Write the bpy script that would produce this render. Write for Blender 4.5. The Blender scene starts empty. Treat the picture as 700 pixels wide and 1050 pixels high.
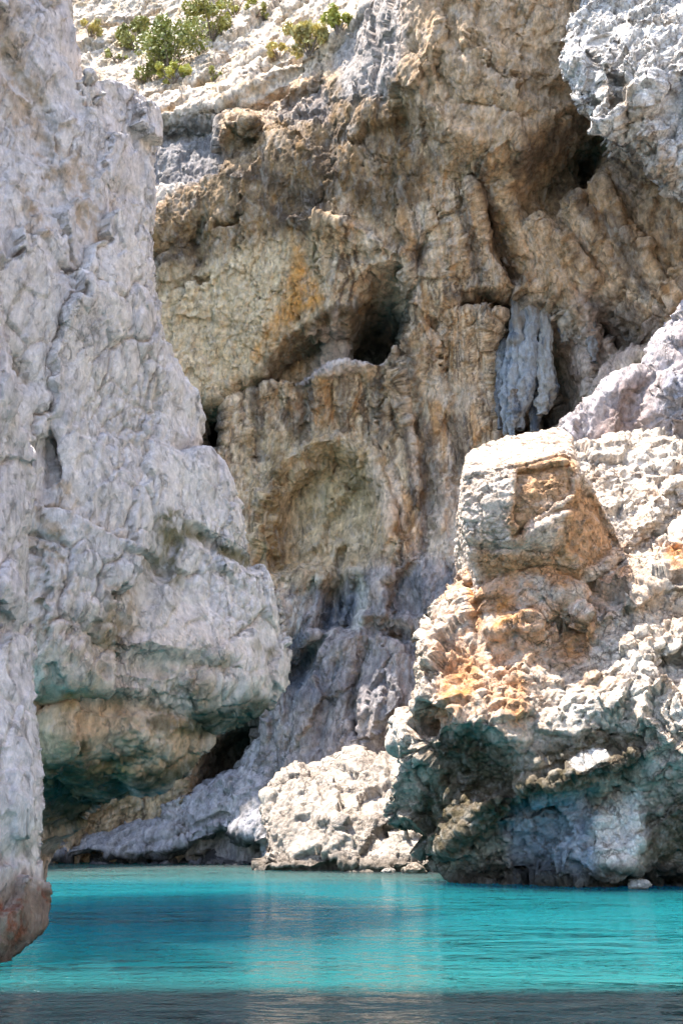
import bpy, math, random
import numpy as np
from mathutils import Vector

# ------------------------------------------------------------------ camera, sky, sun, exposure
scene = bpy.context.scene
F = 1000.0                      # focal length in pixels of the 700 x 1050 photograph
PITCH = math.radians(18.0)
CAM_H = 1.6
cam_data = bpy.data.cameras.new("camera")
cam_data.sensor_width = 36.0
cam_data.lens = 36.0 * F / 1050.0
cam_data.clip_start = 0.1
cam_data.clip_end = 3000.0
cam = bpy.data.objects.new("camera", cam_data)
cam.location = (0, 0, CAM_H)
cam.rotation_euler = (math.pi / 2 + PITCH, 0, 0)
scene.collection.objects.link(cam)
scene.camera = cam

SUN_ELEV = math.radians(70.0)
SUN_AZ = math.radians(80.0)      # measured from "behind the camera" towards the left
TO_SUN = Vector((-math.sin(SUN_AZ) * math.cos(SUN_ELEV), -math.cos(SUN_AZ) * math.cos(SUN_ELEV), math.sin(SUN_ELEV)))

world = bpy.data.worlds.new("World")
scene.world = world
world.use_nodes = True
wn = world.node_tree
for n in list(wn.nodes):
    wn.nodes.remove(n)
sky = wn.nodes.new("ShaderNodeTexSky")
sky.sky_type = 'NISHITA'
sky.sun_disc = False
sky.sun_elevation = SUN_ELEV
sky.sun_rotation = math.atan2(TO_SUN.x, TO_SUN.y)
bg = wn.nodes.new("ShaderNodeBackground")
bg.inputs["Strength"].default_value = 0.15
wo = wn.nodes.new("ShaderNodeOutputWorld")
wn.links.new(sky.outputs[0], bg.inputs[0])
wn.links.new(bg.outputs[0], wo.inputs[0])

sun_data = bpy.data.lights.new("sun", 'SUN')
sun_data.energy = 4.2
sun_data.angle = math.radians(0.5)
sun_data.color = (1.0, 0.95, 0.87)
sun = bpy.data.objects.new("sun", sun_data)
sun.rotation_euler = TO_SUN.to_track_quat('Z', 'Y').to_euler()
sun.location = (-20, 0, 60)
scene.collection.objects.link(sun)

scene.view_settings.view_transform = 'Standard'
scene.view_settings.look = 'None'
scene.view_settings.gamma = 1.0
scene.view_settings.use_curve_mapping = False
scene.view_settings.exposure = 1.98
scene.view_settings.use_white_balance = True      # the photograph is balanced for the blue open shade
scene.view_settings.white_balance_temperature = 6750
scene.view_settings.white_balance_tint = 12
scene.render.engine = 'CYCLES'
scene.cycles.use_denoising = True
scene.cycles.denoising_prefilter = 'FAST'
scene.cycles.max_bounces = 6
scene.cycles.diffuse_bounces = 4
scene.cycles.glossy_bounces = 3
scene.cycles.caustics_reflective = False
scene.cycles.caustics_refractive = False

# ------------------------------------------------------------------ helpers
CP, SP = math.cos(PITCH), math.sin(PITCH)
rng = random.Random(7)


def at(px, py, Y):
    """Point of the place that stands Y metres ahead, seen at photo pixel (px, py)."""
    u = (px - 350.0) / F
    v = (525.0 - py) / F
    t = Y / (CP - v * SP)
    return np.array((u * t, Y, CAM_H + (SP + v * CP) * t))


def ss(a, b, x):
    t = np.clip((x - a) / (b - a), 0.0, 1.0)
    return t * t * (3 - 2 * t)


def hash01(ix, iy, iz, seed):
    h = (ix.astype(np.uint32) * np.uint32(0x8da6b343)) ^ (iy.astype(np.uint32) * np.uint32(0xd8163841)) \
        ^ (iz.astype(np.uint32) * np.uint32(0xcb1ab31f)) ^ np.uint32((seed * 0x9e3779b1) & 0xffffffff)
    h ^= h >> np.uint32(16)
    h *= np.uint32(0x7feb352d)
    h ^= h >> np.uint32(15)
    h *= np.uint32(0x846ca68b)
    h ^= h >> np.uint32(16)
    return h


GRAD = np.array([(1, 1, 0), (-1, 1, 0), (1, -1, 0), (-1, -1, 0), (1, 0, 1), (-1, 0, 1), (1, 0, -1), (-1, 0, -1),
                 (0, 1, 1), (0, -1, 1), (0, 1, -1), (0, -1, -1), (1, 1, 0), (-1, 1, 0), (0, -1, 1), (0, -1, -1)], dtype=np.float32)


from concurrent.futures import ThreadPoolExecutor
POOL = ThreadPoolExecutor(4)


def chunked(fn):
    """Run fn over slices of the points on all cores."""
    def run(P, *a, **k):
        n = len(P)
        if n < 20000:
            return fn(P, *a, **k)
        cuts = np.linspace(0, n, max(4, n // 40000) + 1).astype(int)
        res = list(POOL.map(lambda ij: fn(P[ij[0]:ij[1]], *a, **k), zip(cuts[:-1], cuts[1:])))
        if isinstance(res[0], tuple):
            return tuple(np.concatenate(c) for c in zip(*res))
        return np.concatenate(res)
    return run


@chunked
def noise(P, scale, seed):
    """Perlin noise, about -1..1. scale = wavelength in metres (number or triple)."""
    Q = (P / np.asarray(scale, dtype=np.float32)).astype(np.float32) + np.float32(seed * 17.31 % 100)
    I = np.floor(Q)
    fr = Q - I
    I = I.astype(np.int32)
    w = fr * fr * fr * (fr * (fr * 6 - 15) + 10)
    out = np.zeros(len(P), dtype=np.float32)
    for c in range(8):
        o = (c & 1, (c >> 1) & 1, (c >> 2) & 1)
        g = GRAD[hash01(I[:, 0] + o[0], I[:, 1] + o[1], I[:, 2] + o[2], seed) & np.uint32(15)]
        d = (fr[:, 0] - o[0]) * g[:, 0] + (fr[:, 1] - o[1]) * g[:, 1] + (fr[:, 2] - o[2]) * g[:, 2]
        for a in range(3):
            d = d * (w[:, a] if o[a] else 1 - w[:, a])
        out += d
    return out * 1.15


def fbm(P, scale, seed, octaves=4, gain=0.5):
    s = np.asarray(scale, dtype=np.float32)
    out = np.zeros(len(P), dtype=np.float32)
    amp, tot = 1.0, 0.0
    for k in range(octaves):
        out += amp * noise(P, s / (2.03 ** k), seed + k * 3)
        tot += amp
        amp *= gain
    return out / tot * 1.5


def ridged(P, scale, seed, octaves=3, gain=0.5):
    s = np.asarray(scale, dtype=np.float32)
    out = np.zeros(len(P), dtype=np.float32)
    amp, tot = 1.0, 0.0
    for k in range(octaves):
        out += amp * (1 - 2 * np.abs(noise(P, s / (2.07 ** k), seed + k * 5)))
        tot += amp
        amp *= gain
    return out / tot


@chunked
def facets(P, scale, seed, tilt=0.6, step=0.4):
    """Broken-rock facets: a random plane per Voronoi cell, and the distance to the crack between cells."""
    s = np.asarray(scale, dtype=np.float32)
    Q = (P / s).astype(np.float32)
    I = np.floor(Q - np.float32(0.5)).astype(np.int32)
    n = len(P)
    d1 = np.full(n, 9.0, dtype=np.float32)
    d2 = np.full(n, 9.0, dtype=np.float32)
    val = np.zeros(n, dtype=np.float32)
    cellid = np.zeros(n, dtype=np.float32)
    inv = np.float32(1 / 4294967295.0)
    for dx in (0, 1):
        for dy in (0, 1):
            for dz in (0, 1):
                jx, jy, jz = I[:, 0] + dx, I[:, 1] + dy, I[:, 2] + dz
                h = hash01(jx, jy, jz, seed)
                h2 = h * np.uint32(0x2c1b3c6d) ^ (h >> np.uint32(13))
                ox = (h & np.uint32(1023)).astype(np.float32) / 1500 + 0.16
                oy = ((h >> np.uint32(10)) & np.uint32(1023)).astype(np.float32) / 1500 + 0.16
                oz = ((h >> np.uint32(20)) & np.uint32(1023)).astype(np.float32) / 1500 + 0.16
                rx, ry, rz = Q[:, 0] - jx - ox, Q[:, 1] - jy - oy, Q[:, 2] - jz - oz
                d = rx * rx + ry * ry + rz * rz
                ax = ((h2 & np.uint32(255)).astype(np.float32) / 127.5 - 1)
                ay = (((h2 >> np.uint32(8)) & np.uint32(255)).astype(np.float32) / 127.5 - 1)
                az = (((h2 >> np.uint32(16)) & np.uint32(255)).astype(np.float32) / 127.5 - 1)
                st = (((h2 >> np.uint32(24)) & np.uint32(255)).astype(np.float32) / 127.5 - 1)
                v = tilt * (ax * rx + ay * ry + az * rz) + step * st
                near = d < d1
                d2 = np.where(near, d1, np.minimum(d2, d))
                val = np.where(near, v, val)
                cellid = np.where(near, st, cellid)
                d1 = np.where(near, d, d1)
    return val, np.sqrt(d2) - np.sqrt(d1), cellid


def poly_sdf(x, z, poly):
    """Signed distance to a closed polygon, negative inside."""
    poly = np.asarray(poly, dtype=np.float32)
    n = len(poly)
    d = np.full(x.shape, 1e9, dtype=np.float32)
    inside = np.zeros(x.shape, dtype=bool)
    for i in range(n):
        ax, az = poly[i]
        bx, bz = poly[(i + 1) % n]
        ex, ez = bx - ax, bz - az
        L = ex * ex + ez * ez + 1e-9
        t = np.clip(((x - ax) * ex + (z - az) * ez) / L, 0, 1)
        d = np.minimum(d, (x - ax - t * ex) ** 2 + (z - az - t * ez) ** 2)
        if abs(ez) > 1e-9:
            c = ((az > z) != (bz > z)) & (x < (bx - ax) * (z - az) / ez + ax)
            inside ^= c
    d = np.sqrt(d)
    return np.where(inside, -d, d)


def line_dist(x, z, pts):
    d = np.full(x.shape, 1e9, dtype=np.float32)
    for (ax, az), (bx, bz) in zip(pts[:-1], pts[1:]):
        ex, ez = bx - ax, bz - az
        L = ex * ex + ez * ez + 1e-9
        t = np.clip(((x - ax) * ex + (z - az) * ez) / L, 0, 1)
        d = np.minimum(d, (x - ax - t * ex) ** 2 + (z - az - t * ez) ** 2)
    return np.sqrt(d)


class Rbf:
    def __init__(self, pts, vals, smooth=1e-3):
        self.p = np.asarray(pts, dtype=np.float64)
        n = len(self.p)
        d = np.sqrt(((self.p[:, None] - self.p[None]) ** 2).sum(-1))
        A = np.zeros((n + 3, n + 3))
        A[:n, :n] = d - smooth * np.eye(n)
        A[:n, n] = 1
        A[:n, n + 1:n + 3] = self.p
        A[n:, :n] = A[:n, n:].T
        self.w = np.linalg.solve(A, np.concatenate([np.asarray(vals, float), np.zeros(3)]))

    def __call__(self, x, y):
        x = np.asarray(x, dtype=np.float32)
        y = np.asarray(y, dtype=np.float32)
        out = self.w[-3] + self.w[-2] * x + self.w[-1] * y
        for i in range(len(self.p)):
            out = out + self.w[i] * np.sqrt((x - self.p[i, 0]) ** 2 + (y - self.p[i, 1]) ** 2 + 1e-6)
        return out


def mesh_from(name, V, faces4, smooth=True):
    me = bpy.data.meshes.new(name)
    me.vertices.add(len(V))
    me.vertices.foreach_set("co", np.ascontiguousarray(V, dtype=np.float32).ravel())
    k = faces4.shape[1]
    me.loops.add(faces4.size)
    me.loops.foreach_set("vertex_index", np.ascontiguousarray(faces4, dtype=np.int32).ravel())
    me.polygons.add(len(faces4))
    me.polygons.foreach_set("loop_start", np.arange(0, faces4.size, k, dtype=np.int32))
    me.polygons.foreach_set("use_smooth", np.full(len(faces4), smooth))
    me.update(calc_edges=True)
    return me


def link(name, me, parent=None, mat=None):
    o = bpy.data.objects.new(name, me)
    scene.collection.objects.link(o)
    if parent is not None:
        o.parent = parent
    if mat is not None:
        me.materials.append(mat)
    return o


def tag(o, label=None, cat=None, group=None, kind=None):
    if label:
        o["label"] = label
    if cat:
        o["category"] = cat
    if group:
        o["group"] = group
    if kind:
        o["kind"] = kind


def set_col(me, col):
    a = me.color_attributes.new("stone", 'FLOAT_COLOR', 'POINT')
    c = np.ones((len(col), 4), dtype=np.float32)
    c[:, :3] = np.clip(col, 0.01, 0.9)
    a.data.foreach_set("color", c.ravel())


def mix(col, target, m):
    m = np.clip(m, 0, 1)[:, None]
    return col * (1 - m) + np.asarray(target, dtype=np.float32)[None] * m


# ------------------------------------------------------------------ materials
def rock_material(name, grain=0.5, bump=0.8, fine=5.0, fleck=(0.10, 0.085, 0.07), fleck_amt=0.6, stretch=1.0, crack_scale=1.3, crack_amt=0.6, pale=(0.62, 0.58, 0.53), pale_amt=0.3, cells=0.2):
    m = bpy.data.materials.new(name)
    m.use_nodes = True
    nt = m.node_tree
    N, L = nt.nodes, nt.links
    b = N["Principled BSDF"]
    b.inputs["Roughness"].default_value = 0.9
    b.inputs["Specular IOR Level"].default_value = 0.2
    geo = N.new("ShaderNodeNewGeometry")
    mp = N.new("ShaderNodeMapping")
    mp.inputs["Scale"].default_value = (1, 1, 1 / stretch)
    mp.inputs["Rotation"].default_value = (0, math.radians(12), 0)
    L.new(geo.outputs["Position"], mp.inputs["Vector"])

    def tex(scale, detail, rough, dist=0.0):
        n = N.new("ShaderNodeTexNoise")
        n.inputs["Scale"].default_value = scale
        n.inputs["Detail"].default_value = detail
        n.inputs["Roughness"].default_value = rough
        n.inputs["Distortion"].default_value = dist
        L.new(mp.outputs["Vector"], n.inputs["Vector"])
        return n

    def rng_(sock, a, b_, c, d):
        r = N.new("ShaderNodeMapRange")
        for k, v in (("From Min", a), ("From Max", b_), ("To Min", c), ("To Max", d)):
            r.inputs[k].default_value = v
        L.new(sock, r.inputs["Value"])
        return r.outputs["Result"]

    def blend(fac, a, col):
        mx = N.new("ShaderNodeMix")
        mx.data_type = 'RGBA'
        L.new(fac, mx.inputs["Factor"])
        L.new(a, mx.inputs["A"])
        mx.inputs["B"].default_value = (*col, 1)
        return mx.outputs["Result"]

    at_ = N.new("ShaderNodeAttribute")
    at_.attribute_name = "stone"
    n1 = tex(fine, 8, 0.75, 0.4)
    mul = N.new("ShaderNodeVectorMath")
    mul.operation = 'SCALE'
    L.new(at_.outputs["Color"], mul.inputs[0])
    L.new(rng_(n1.outputs["Fac"], 0.3, 0.7, 1 - grain, 1 + grain), mul.inputs["Scale"])
    n5 = tex(fine * 0.33, 6, 0.72, 1.0)
    c = blend(rng_(n5.outputs["Fac"], 0.5, 0.66, 0, pale_amt), mul.outputs["Vector"], pale)
    n2 = tex(fine * 0.5, 7, 0.74, 1.2)
    c = blend(rng_(n2.outputs["Fac"], 0.56, 0.68, 0, fleck_amt), c, fleck)
    # fissures with dirt in them
    wn_ = tex(fine * 0.35, 4, 0.6)
    wadd = N.new("ShaderNodeVectorMath")
    wadd.operation = 'MULTIPLY_ADD'
    L.new(wn_.outputs["Color"], wadd.inputs[0])
    wadd.inputs[1].default_value = (0.8, 0.8, 0.8)
    L.new(mp.outputs["Vector"], wadd.inputs[2])
    v = N.new("ShaderNodeTexVoronoi")
    v.feature = 'DISTANCE_TO_EDGE'
    v.inputs["Scale"].default_value = crack_scale
    L.new(wadd.outputs["Vector"], v.inputs["Vector"])
    line = rng_(v.outputs["Distance"], 0.0, 0.035, 1.0, 0.0)
    gate = rng_(tex(0.55, 3, 0.6).outputs["Fac"], 0.48, 0.6, 0.0, 1.0)
    lg = N.new("ShaderNodeMath")
    lg.operation = 'MULTIPLY'
    L.new(line, lg.inputs[0])
    L.new(gate, lg.inputs[1])
    la = N.new("ShaderNodeMath")
    la.operation = 'MULTIPLY'
    L.new(lg.outputs[0], la.inputs[0])
    la.inputs[1].default_value = crack_amt
    c = blend(la.outputs[0], c, tuple(k * 0.8 for k in fleck))
    L.new(c, b.inputs["Base Color"])
    # relief
    n3 = tex(fine * 0.5, 9, 0.72, 0.5)
    v2 = N.new("ShaderNodeTexVoronoi")
    v2.inputs["Scale"].default_value = fine * 0.6
    L.new(wadd.outputs["Vector"], v2.inputs["Vector"])

    def madd(a, k, b_):
        ad = N.new("ShaderNodeMath")
        ad.operation = 'MULTIPLY_ADD'
        L.new(a, ad.inputs[0])
        ad.inputs[1].default_value = k
        L.new(b_, ad.inputs[2])
        return ad.outputs[0]
    h = madd(v2.outputs["Distance"], cells, n3.outputs["Fac"])
    h = madd(lg.outputs[0], -0.4, h)
    h = madd(rng_(n2.outputs["Fac"], 0.56, 0.68, 0, 1), -0.25, h)
    bp = N.new("ShaderNodeBump")
    bp.inputs["Strength"].default_value = bump
    bp.inputs["Distance"].default_value = 1.5 / fine
    L.new(h, bp.inputs["Height"])
    L.new(bp.outputs["Normal"], b.inputs["Normal"])
    return m


def plain_material(name, color, rough=0.8, var=0.25, scale=8.0):
    m = bpy.data.materials.new(name)
    m.use_nodes = True
    N, L = m.node_tree.nodes, m.node_tree.links
    b = N["Principled BSDF"]
    b.inputs["Roughness"].default_value = rough
    geo = N.new("ShaderNodeNewGeometry")
    n1 = N.new("ShaderNodeTexNoise")
    n1.inputs["Scale"].default_value = scale
    n1.inputs["Detail"].default_value = 4
    L.new(geo.outputs["Position"], n1.inputs["Vector"])
    r = N.new("ShaderNodeValToRGB")
    r.color_ramp.elements[0].position = 0.3
    r.color_ramp.elements[1].position = 0.7
    r.color_ramp.elements[0].color = (*[c * (1 - var) for c in color], 1)
    r.color_ramp.elements[1].color = (*[c * (1 + var) for c in color], 1)
    L.new(n1.outputs["Fac"], r.inputs["Fac"])
    L.new(r.outputs["Color"], b.inputs["Base Color"])
    return m


# ------------------------------------------------------------------ rock masses
class Mass:
    """A body of rock: a relief y(x, z) inside a closed outline, with a real back, remeshed to an even skin."""

    def __init__(self, name, ctrl, outline, back, taper, R, voxel, centre, edge_wobble=0.15, seed=1):
        self.name, self.voxel, self.seed = name, voxel, seed
        c = np.array(ctrl, float)
        self.rp = Rbf(c[:, :2], c[:, 2])                    # photo chart -> distance
        W = np.array([at(*p) for p in ctrl])
        self.rw = Rbf(W[:, [0, 2]], W[:, 1])                # x, z -> distance
        self.outline = [self.xz(*p) for p in outline]
        self.back, self.taper, self.R = back, taper, R
        self.centre = self.xz(*centre)
        self.edge_wobble = edge_wobble
        self.feats = []

    def P(self, px, py):
        return at(px, py, float(self.rp(px, py)))

    def xz(self, px, py):
        p = self.P(px, py)
        return (p[0], p[2])

    # relief features, sizes in metres; positive depth cuts in, negative stands out
    def poly(self, pts, depth, soft=0.4, grad=None):
        self.feats.append(('poly', [self.xz(*p) for p in pts], depth, soft))

    def line(self, pts, depth, w):
        self.feats.append(('line', [self.xz(*p) for p in pts], depth, w))

    def vee(self, pts, depth, w):
        self.feats.append(('vee', [self.xz(*p) for p in pts], depth, w))

    def blob(self, px, py, rx, ry, depth, ang=0):
        self.feats.append(('blob', self.frame(px, py, rx, ry, ang), depth, 0))

    def frame(self, px, py, rx, ry, ang=0):
        a = math.radians(ang)
        Y = float(self.rp(px, py))
        c = at(px, py, Y)
        e1 = at(px + rx * math.cos(a), py + rx * math.sin(a), Y) - c
        e2 = at(px - ry * math.sin(a), py + ry * math.cos(a), Y) - c
        M = np.array([[e1[0], e2[0]], [e1[2], e2[2]]])
        return (c[0], c[2], np.linalg.inv(M))

    @staticmethod
    def fr_r(fr, x, z):
        cx, cz, M = fr
        a = M[0, 0] * (x - cx) + M[0, 1] * (z - cz)
        b = M[1, 0] * (x - cx) + M[1, 1] * (z - cz)
        return np.sqrt(a * a + b * b)

    def build(self):
        o = np.array(self.outline)
        s = self.voxel
        x0, z0 = o.min(0) - 2 * s
        x1, z1 = o.max(0) + 2 * s
        nx, nz = int((x1 - x0) / s) + 1, int((z1 - z0) / s) + 1
        gx, gz = np.meshgrid(x0 + np.arange(nx) * s, z0 + np.arange(nz) * s)
        x, z = gx.ravel().astype(np.float32), gz.ravel().astype(np.float32)
        P3 = np.stack([x, np.zeros_like(x), z], 1)
        ew = self.edge_wobble
        wx = x + ew * fbm(P3, 1.6, self.seed + 40, 4, 0.6)
        wz = z + ew * fbm(P3, 1.6, self.seed + 60, 4, 0.6)
        sd = poly_sdf(wx, wz, self.outline)
        y = self.rw(x, z)
        for kind, g, depth, w in self.feats:
            if kind == 'poly':
                d = poly_sdf(wx, wz, g)
                y = y + depth * ss(w, -w, d)
            elif kind == 'line':
                d = line_dist(wx, wz, g)
                y = y + depth * np.exp(-(d / w) ** 2)
            elif kind == 'vee':
                d = line_dist(wx, wz, g)
                y = y + depth * np.clip(1 - d / w, 0, 1)
            else:
                r = self.fr_r(g, x, z)
                y = y + depth * np.exp(-r * r * 1.2)
        e = np.clip(-sd / self.R, 0, 1)
        y = y + self.R * (1 - np.sqrt(np.clip(1 - (1 - e) ** 2, 0, 1)))
        y = np.minimum(y, self.back - 0.5)
        inside = (sd < 0).reshape(nz, nx)
        # a vertex is used when one of its cells is wholly inside
        cell = inside[:-1, :-1] & inside[1:, :-1] & inside[:-1, 1:] & inside[1:, 1:]
        used = np.zeros((nz, nx), bool)
        for a in (0, 1):
            for b in (0, 1):
                used[a:nz - 1 + a, b:nx - 1 + b] |= cell
        idx = np.full((nz, nx), -1, dtype=np.int64)
        idx[used] = np.arange(used.sum())
        n = int(used.sum())
        u = used.ravel()
        front = np.stack([x[u], y[u], z[u]], 1)
        cx, cz = self.centre
        bk = front.copy()
        bk[:, 0] = cx + (bk[:, 0] - cx) * self.taper
        bk[:, 2] = cz + (bk[:, 2] - cz) * self.taper
        bk[:, 1] = self.back
        ii, jj = np.nonzero(cell)
        q = np.stack([idx[ii, jj], idx[ii, jj + 1], idx[ii + 1, jj + 1], idx[ii + 1, jj]], 1)
        faces = [q, q[:, ::-1] + n]
        pad = np.pad(cell, 1)
        core = pad[1:-1, 1:-1]
        for (di, dj, a, b) in ((-1, 0, (0, 0), (0, 1)), (1, 0, (1, 1), (1, 0)), (0, -1, (1, 0), (0, 0)), (0, 1, (0, 1), (1, 1))):
            nb = pad[1 + di:pad.shape[0] - 1 + di, 1 + dj:pad.shape[1] - 1 + dj]
            bi, bj = np.nonzero(core & ~nb)
            va = idx[bi + a[0], bj + a[1]]
            vb = idx[bi + b[0], bj + b[1]]
            faces.append(np.stack([vb, va, va + n, vb + n], 1))
        me = mesh_from(self.name, np.concatenate([front, bk]), np.concatenate(faces))
        tmp = bpy.data.objects.new("tmp", me)
        scene.collection.objects.link(tmp)
        md = tmp.modifiers.new("r", 'REMESH')
        md.mode = 'VOXEL'
        md.voxel_size = s
        md.adaptivity = 0
        sm = tmp.modifiers.new("s", 'SMOOTH')
        sm.factor = 0.5
        sm.iterations = 1
        dg = bpy.context.evaluated_depsgraph_get()
        out = bpy.data.meshes.new_from_object(tmp.evaluated_get(dg))
        bpy.data.objects.remove(tmp)
        bpy.data.meshes.remove(me)
        out.name = self.name
        self.me = out
        nv = len(out.vertices)
        V = np.empty(nv * 3, dtype=np.float32)
        out.vertices.foreach_get("co", V)
        Nn = np.empty(nv * 3, dtype=np.float32)
        out.vertex_normals.foreach_get("vector", Nn)
        self.Vall, Nn = V.reshape(-1, 3), Nn.reshape(-1, 3)
        self.sel = (Nn[:, 1] < 0.6) & (self.Vall[:, 1] < self.back - 0.4)
        d = self.Vall - np.array((0, 0, CAM_H), dtype=np.float32)
        dep = d[:, 1] * CP + d[:, 2] * SP
        pxs = 350 + F * d[:, 0] / dep
        pys = 525 - F * (d[:, 2] * CP - d[:, 1] * SP) / dep
        self.sel &= (pxs > -90) & (pxs < 790) & (pys > -70) & (pys < 1060)
        self.V, self.N = self.Vall[self.sel], Nn[self.sel]
        print(self.name, nv, "verts", int(self.sel.sum()))
        return self

    def push(self, d):
        self.V = self.V + self.N * d[:, None]

    def finish(self, col, mat, parent=None):
        self.Vall[self.sel] = self.V
        full = np.tile(col.mean(0), (len(self.Vall), 1))
        full[self.sel] = col
        col = full
        self.me.vertices.foreach_set("co", np.ascontiguousarray(self.Vall, dtype=np.float32).ravel())
        self.me.update()
        self.me.polygons.foreach_set("use_smooth", np.ones(len(self.me.polygons), dtype=bool))
        set_col(self.me, col)
        self.me.materials.clear()
        return link(self.name, self.me, parent, mat)

    # mineral colour features on the built skin
    def cblob(self, px, py, rx, ry, ang=0, soft=0.5, rough=0.5, seed=0, scale=1.5):
        fr = self.frame(px, py, rx, ry, ang)
        r = self.fr_r(fr, self.V[:, 0], self.V[:, 2])
        r = r + rough * fbm(self.V, scale, 300 + seed, 4, 0.6)
        return ss(1 + soft, 1 - soft, r)

    def cpoly(self, pts, soft=0.6, rough=0.5, seed=0, scale=1.5):
        d = poly_sdf(self.V[:, 0], self.V[:, 2], [self.xz(*p) for p in pts])
        d = d + rough * fbm(self.V, scale, 300 + seed, 4, 0.6)
        return ss(soft, -soft, d)

    def cline(self, pts, w, rough=0.4, seed=0, scale=0.8):
        d = line_dist(self.V[:, 0], self.V[:, 2], [self.xz(*p) for p in pts])
        d = d / w + rough * fbm(self.V, scale, 300 + seed, 3, 0.6)
        return ss(1.2, 0.4, d)


def crag(M, sizes=(3.2, 1.3, 0.5), slopes=(0.25, 0.3, 0.3), steps=(0.07, 0.08, 0.1), stretch=(1, 1, 1), dip=0.0, seed=1, lump=0.25, flute=0.0, crack=0.12, pit=0.05, hole=0.0, hole_size=0.5, grit=0.02):
    """Break a smooth skin into tilted facets, ledges, cracks, flutes and pits (all sizes in metres)."""
    V = M.V
    a = math.radians(dip)
    R_ = np.array([[math.cos(a), 0, math.sin(a)], [0, 1, 0], [-math.sin(a), 0, math.cos(a)]], dtype=np.float32)
    D = V @ R_.T                                     # bedding frame
    st = np.array(stretch, dtype=np.float32)
    warp = np.stack([fbm(V, 1.2, seed + 70, 4, 0.6), fbm(V, 1.2, seed + 71, 4, 0.6), fbm(V, 1.2, seed + 72, 4, 0.6)], 1)
    msk = ss(-0.3, 0.4, fbm(V, 4.0, seed + 33, 2))
    d = lump * fbm(D, 3.5 * st, seed + 9, 3)
    for k, (sz, sl, sp) in enumerate(zip(sizes, slopes, steps)):
        f, e, _ = facets(D + warp * 0.16 * sz, sz * st, seed + k, sl, sp)
        g = 1.0 if k == 0 else (0.4 + 0.9 * (msk if k % 2 else 1 - msk))
        d += sz * f * g
        d -= crack * np.exp(-e * sz / 0.03) * ss(0.05, 0.4, noise(V, 2.6, seed + 91 + k)) * (1.4, 1.0, 0.5, 0.4)[k]
    d += pit * ridged(D + 0.2 * warp, 0.7 * st, seed + 12, 5, 0.62)
    if hole:
        hn = fbm(D + 0.1 * warp, st * hole_size, seed + 16, 3, 0.6)
        d -= hole * ss(0.15, 0.55, hn) * (0.35 + 0.65 * msk)
    d += grit * fbm(V, 0.2, seed + 15, 2)
    if flute:
        d += flute * ridged(V + warp * 0.3, np.array([0.8, 1.6, 6.0]), seed + 20, 4, 0.6)
    M.push(d)


ROCK = rock_material("limestone", grain=0.55, bump=0.8, fine=4.5, stretch=2.2, crack_scale=0.6, fleck_amt=0.6, crack_amt=0.2, cells=0.0)
ROCK_NEAR = rock_material("near_limestone", grain=0.36, bump=0.85, fine=8.0, fleck=(0.17, 0.15, 0.13), fleck_amt=0.5, stretch=1.9, crack_scale=0.7, crack_amt=0.45, cells=0.0, pale=(0.68, 0.63, 0.60))
ROCK_SUN = rock_material("crumbly_limestone", grain=0.5, bump=1.0, fine=6.0, fleck=(0.20, 0.12, 0.075), fleck_amt=0.65, crack_scale=1.4, pale=(0.70, 0.67, 0.62))
ROCK_BOULDER = rock_material("grey_limestone", grain=0.4, bump=0.9, fine=5.0, fleck=(0.14, 0.11, 0.085), fleck_amt=0.5, crack_scale=0.9, pale=(0.50, 0.45, 0.39), pale_amt=0.25, cells=0.0)
ROCK_PLAIN = rock_material("flowstone", grain=0.3, bump=0.4, fine=6.0, fleck_amt=0.5, stretch=2.2, crack_amt=0.0, pale_amt=0.2)

# ---------------------------------------------------------------- back cliff
cl = Mass("cliff", [
    (-150, 880, 40), (-150, 500, 38), (-150, 150, 44), (-150, -60, 60),
    (0, 880, 49), (0, 500, 47), (0, 200, 48), (20, -60, 62),
    (100, 900, 52.5), (262, 900, 50), (350, 900, 48.6), (500, 900, 47.6), (700, 900, 45), (860, 900, 44),
    (250, 450, 50), (330, 520, 49.5), (400, 430, 48), (500, 400, 45), (620, 350, 42), (720, 330, 39), (860, 330, 37),
    (230, 690, 49.5), (300, 650, 48), (300, 740, 48.6), (380, 700, 47.6), (380, 770, 47.6), (430, 600, 46), (470, 520, 45.5), (300, 600, 49),
    (160, 240, 46), (230, 170, 44.8), (300, 200, 44), (250, 300, 46.5), (330, 330, 46), (400, 220, 43), (500, 60, 38.8), (500, 150, 40.3), (560, 260, 41.5),
    (650, 250, 40), (450, 310, 44), (200, 340, 48), (230, 400, 49.5), (420, 120, 41.5), (350, 110, 43), (620, 150, 41.5), (700, 220, 38.5), (860, 200, 36),
    (150, 185, 47), (190, 180, 46.4), (180, 130, 48), (250, 120, 46.5), (300, 90, 45.6), (340, 70, 45), (390, 30, 43.5), (440, -20, 40.2),
    (120, 70, 55), (200, 60, 53), (280, 40, 51), (340, 20, 50), (200, 0, 58), (300, -10, 55), (360, -60, 50), (450, -60, 39), (590, -60, 37.5), (750, -60, 38), (860, -60, 36),
], [(-150, 905), (-150, -60), (20, -66), (860, -66), (860, 905)], back=75, taper=1.0, R=0.3, voxel=0.07, centre=(350, 450), edge_wobble=0.2, seed=3)
B = cl
# eye-shaped cave with its side alcove
B.poly([(362, 370), (358, 340), (364, 298), (382, 275), (407, 270), (424, 290), (418, 328), (402, 352), (385, 368)], 7.0, 0.3)
B.poly([(268, 386), (285, 360), (305, 342), (338, 322), (364, 318), (364, 366), (320, 386), (300, 392)], 2.4, 0.22)
B.poly([(300, 392), (322, 372), (385, 366), (390, 374), (340, 388), (310, 398)], -0.5, 0.3)
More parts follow.
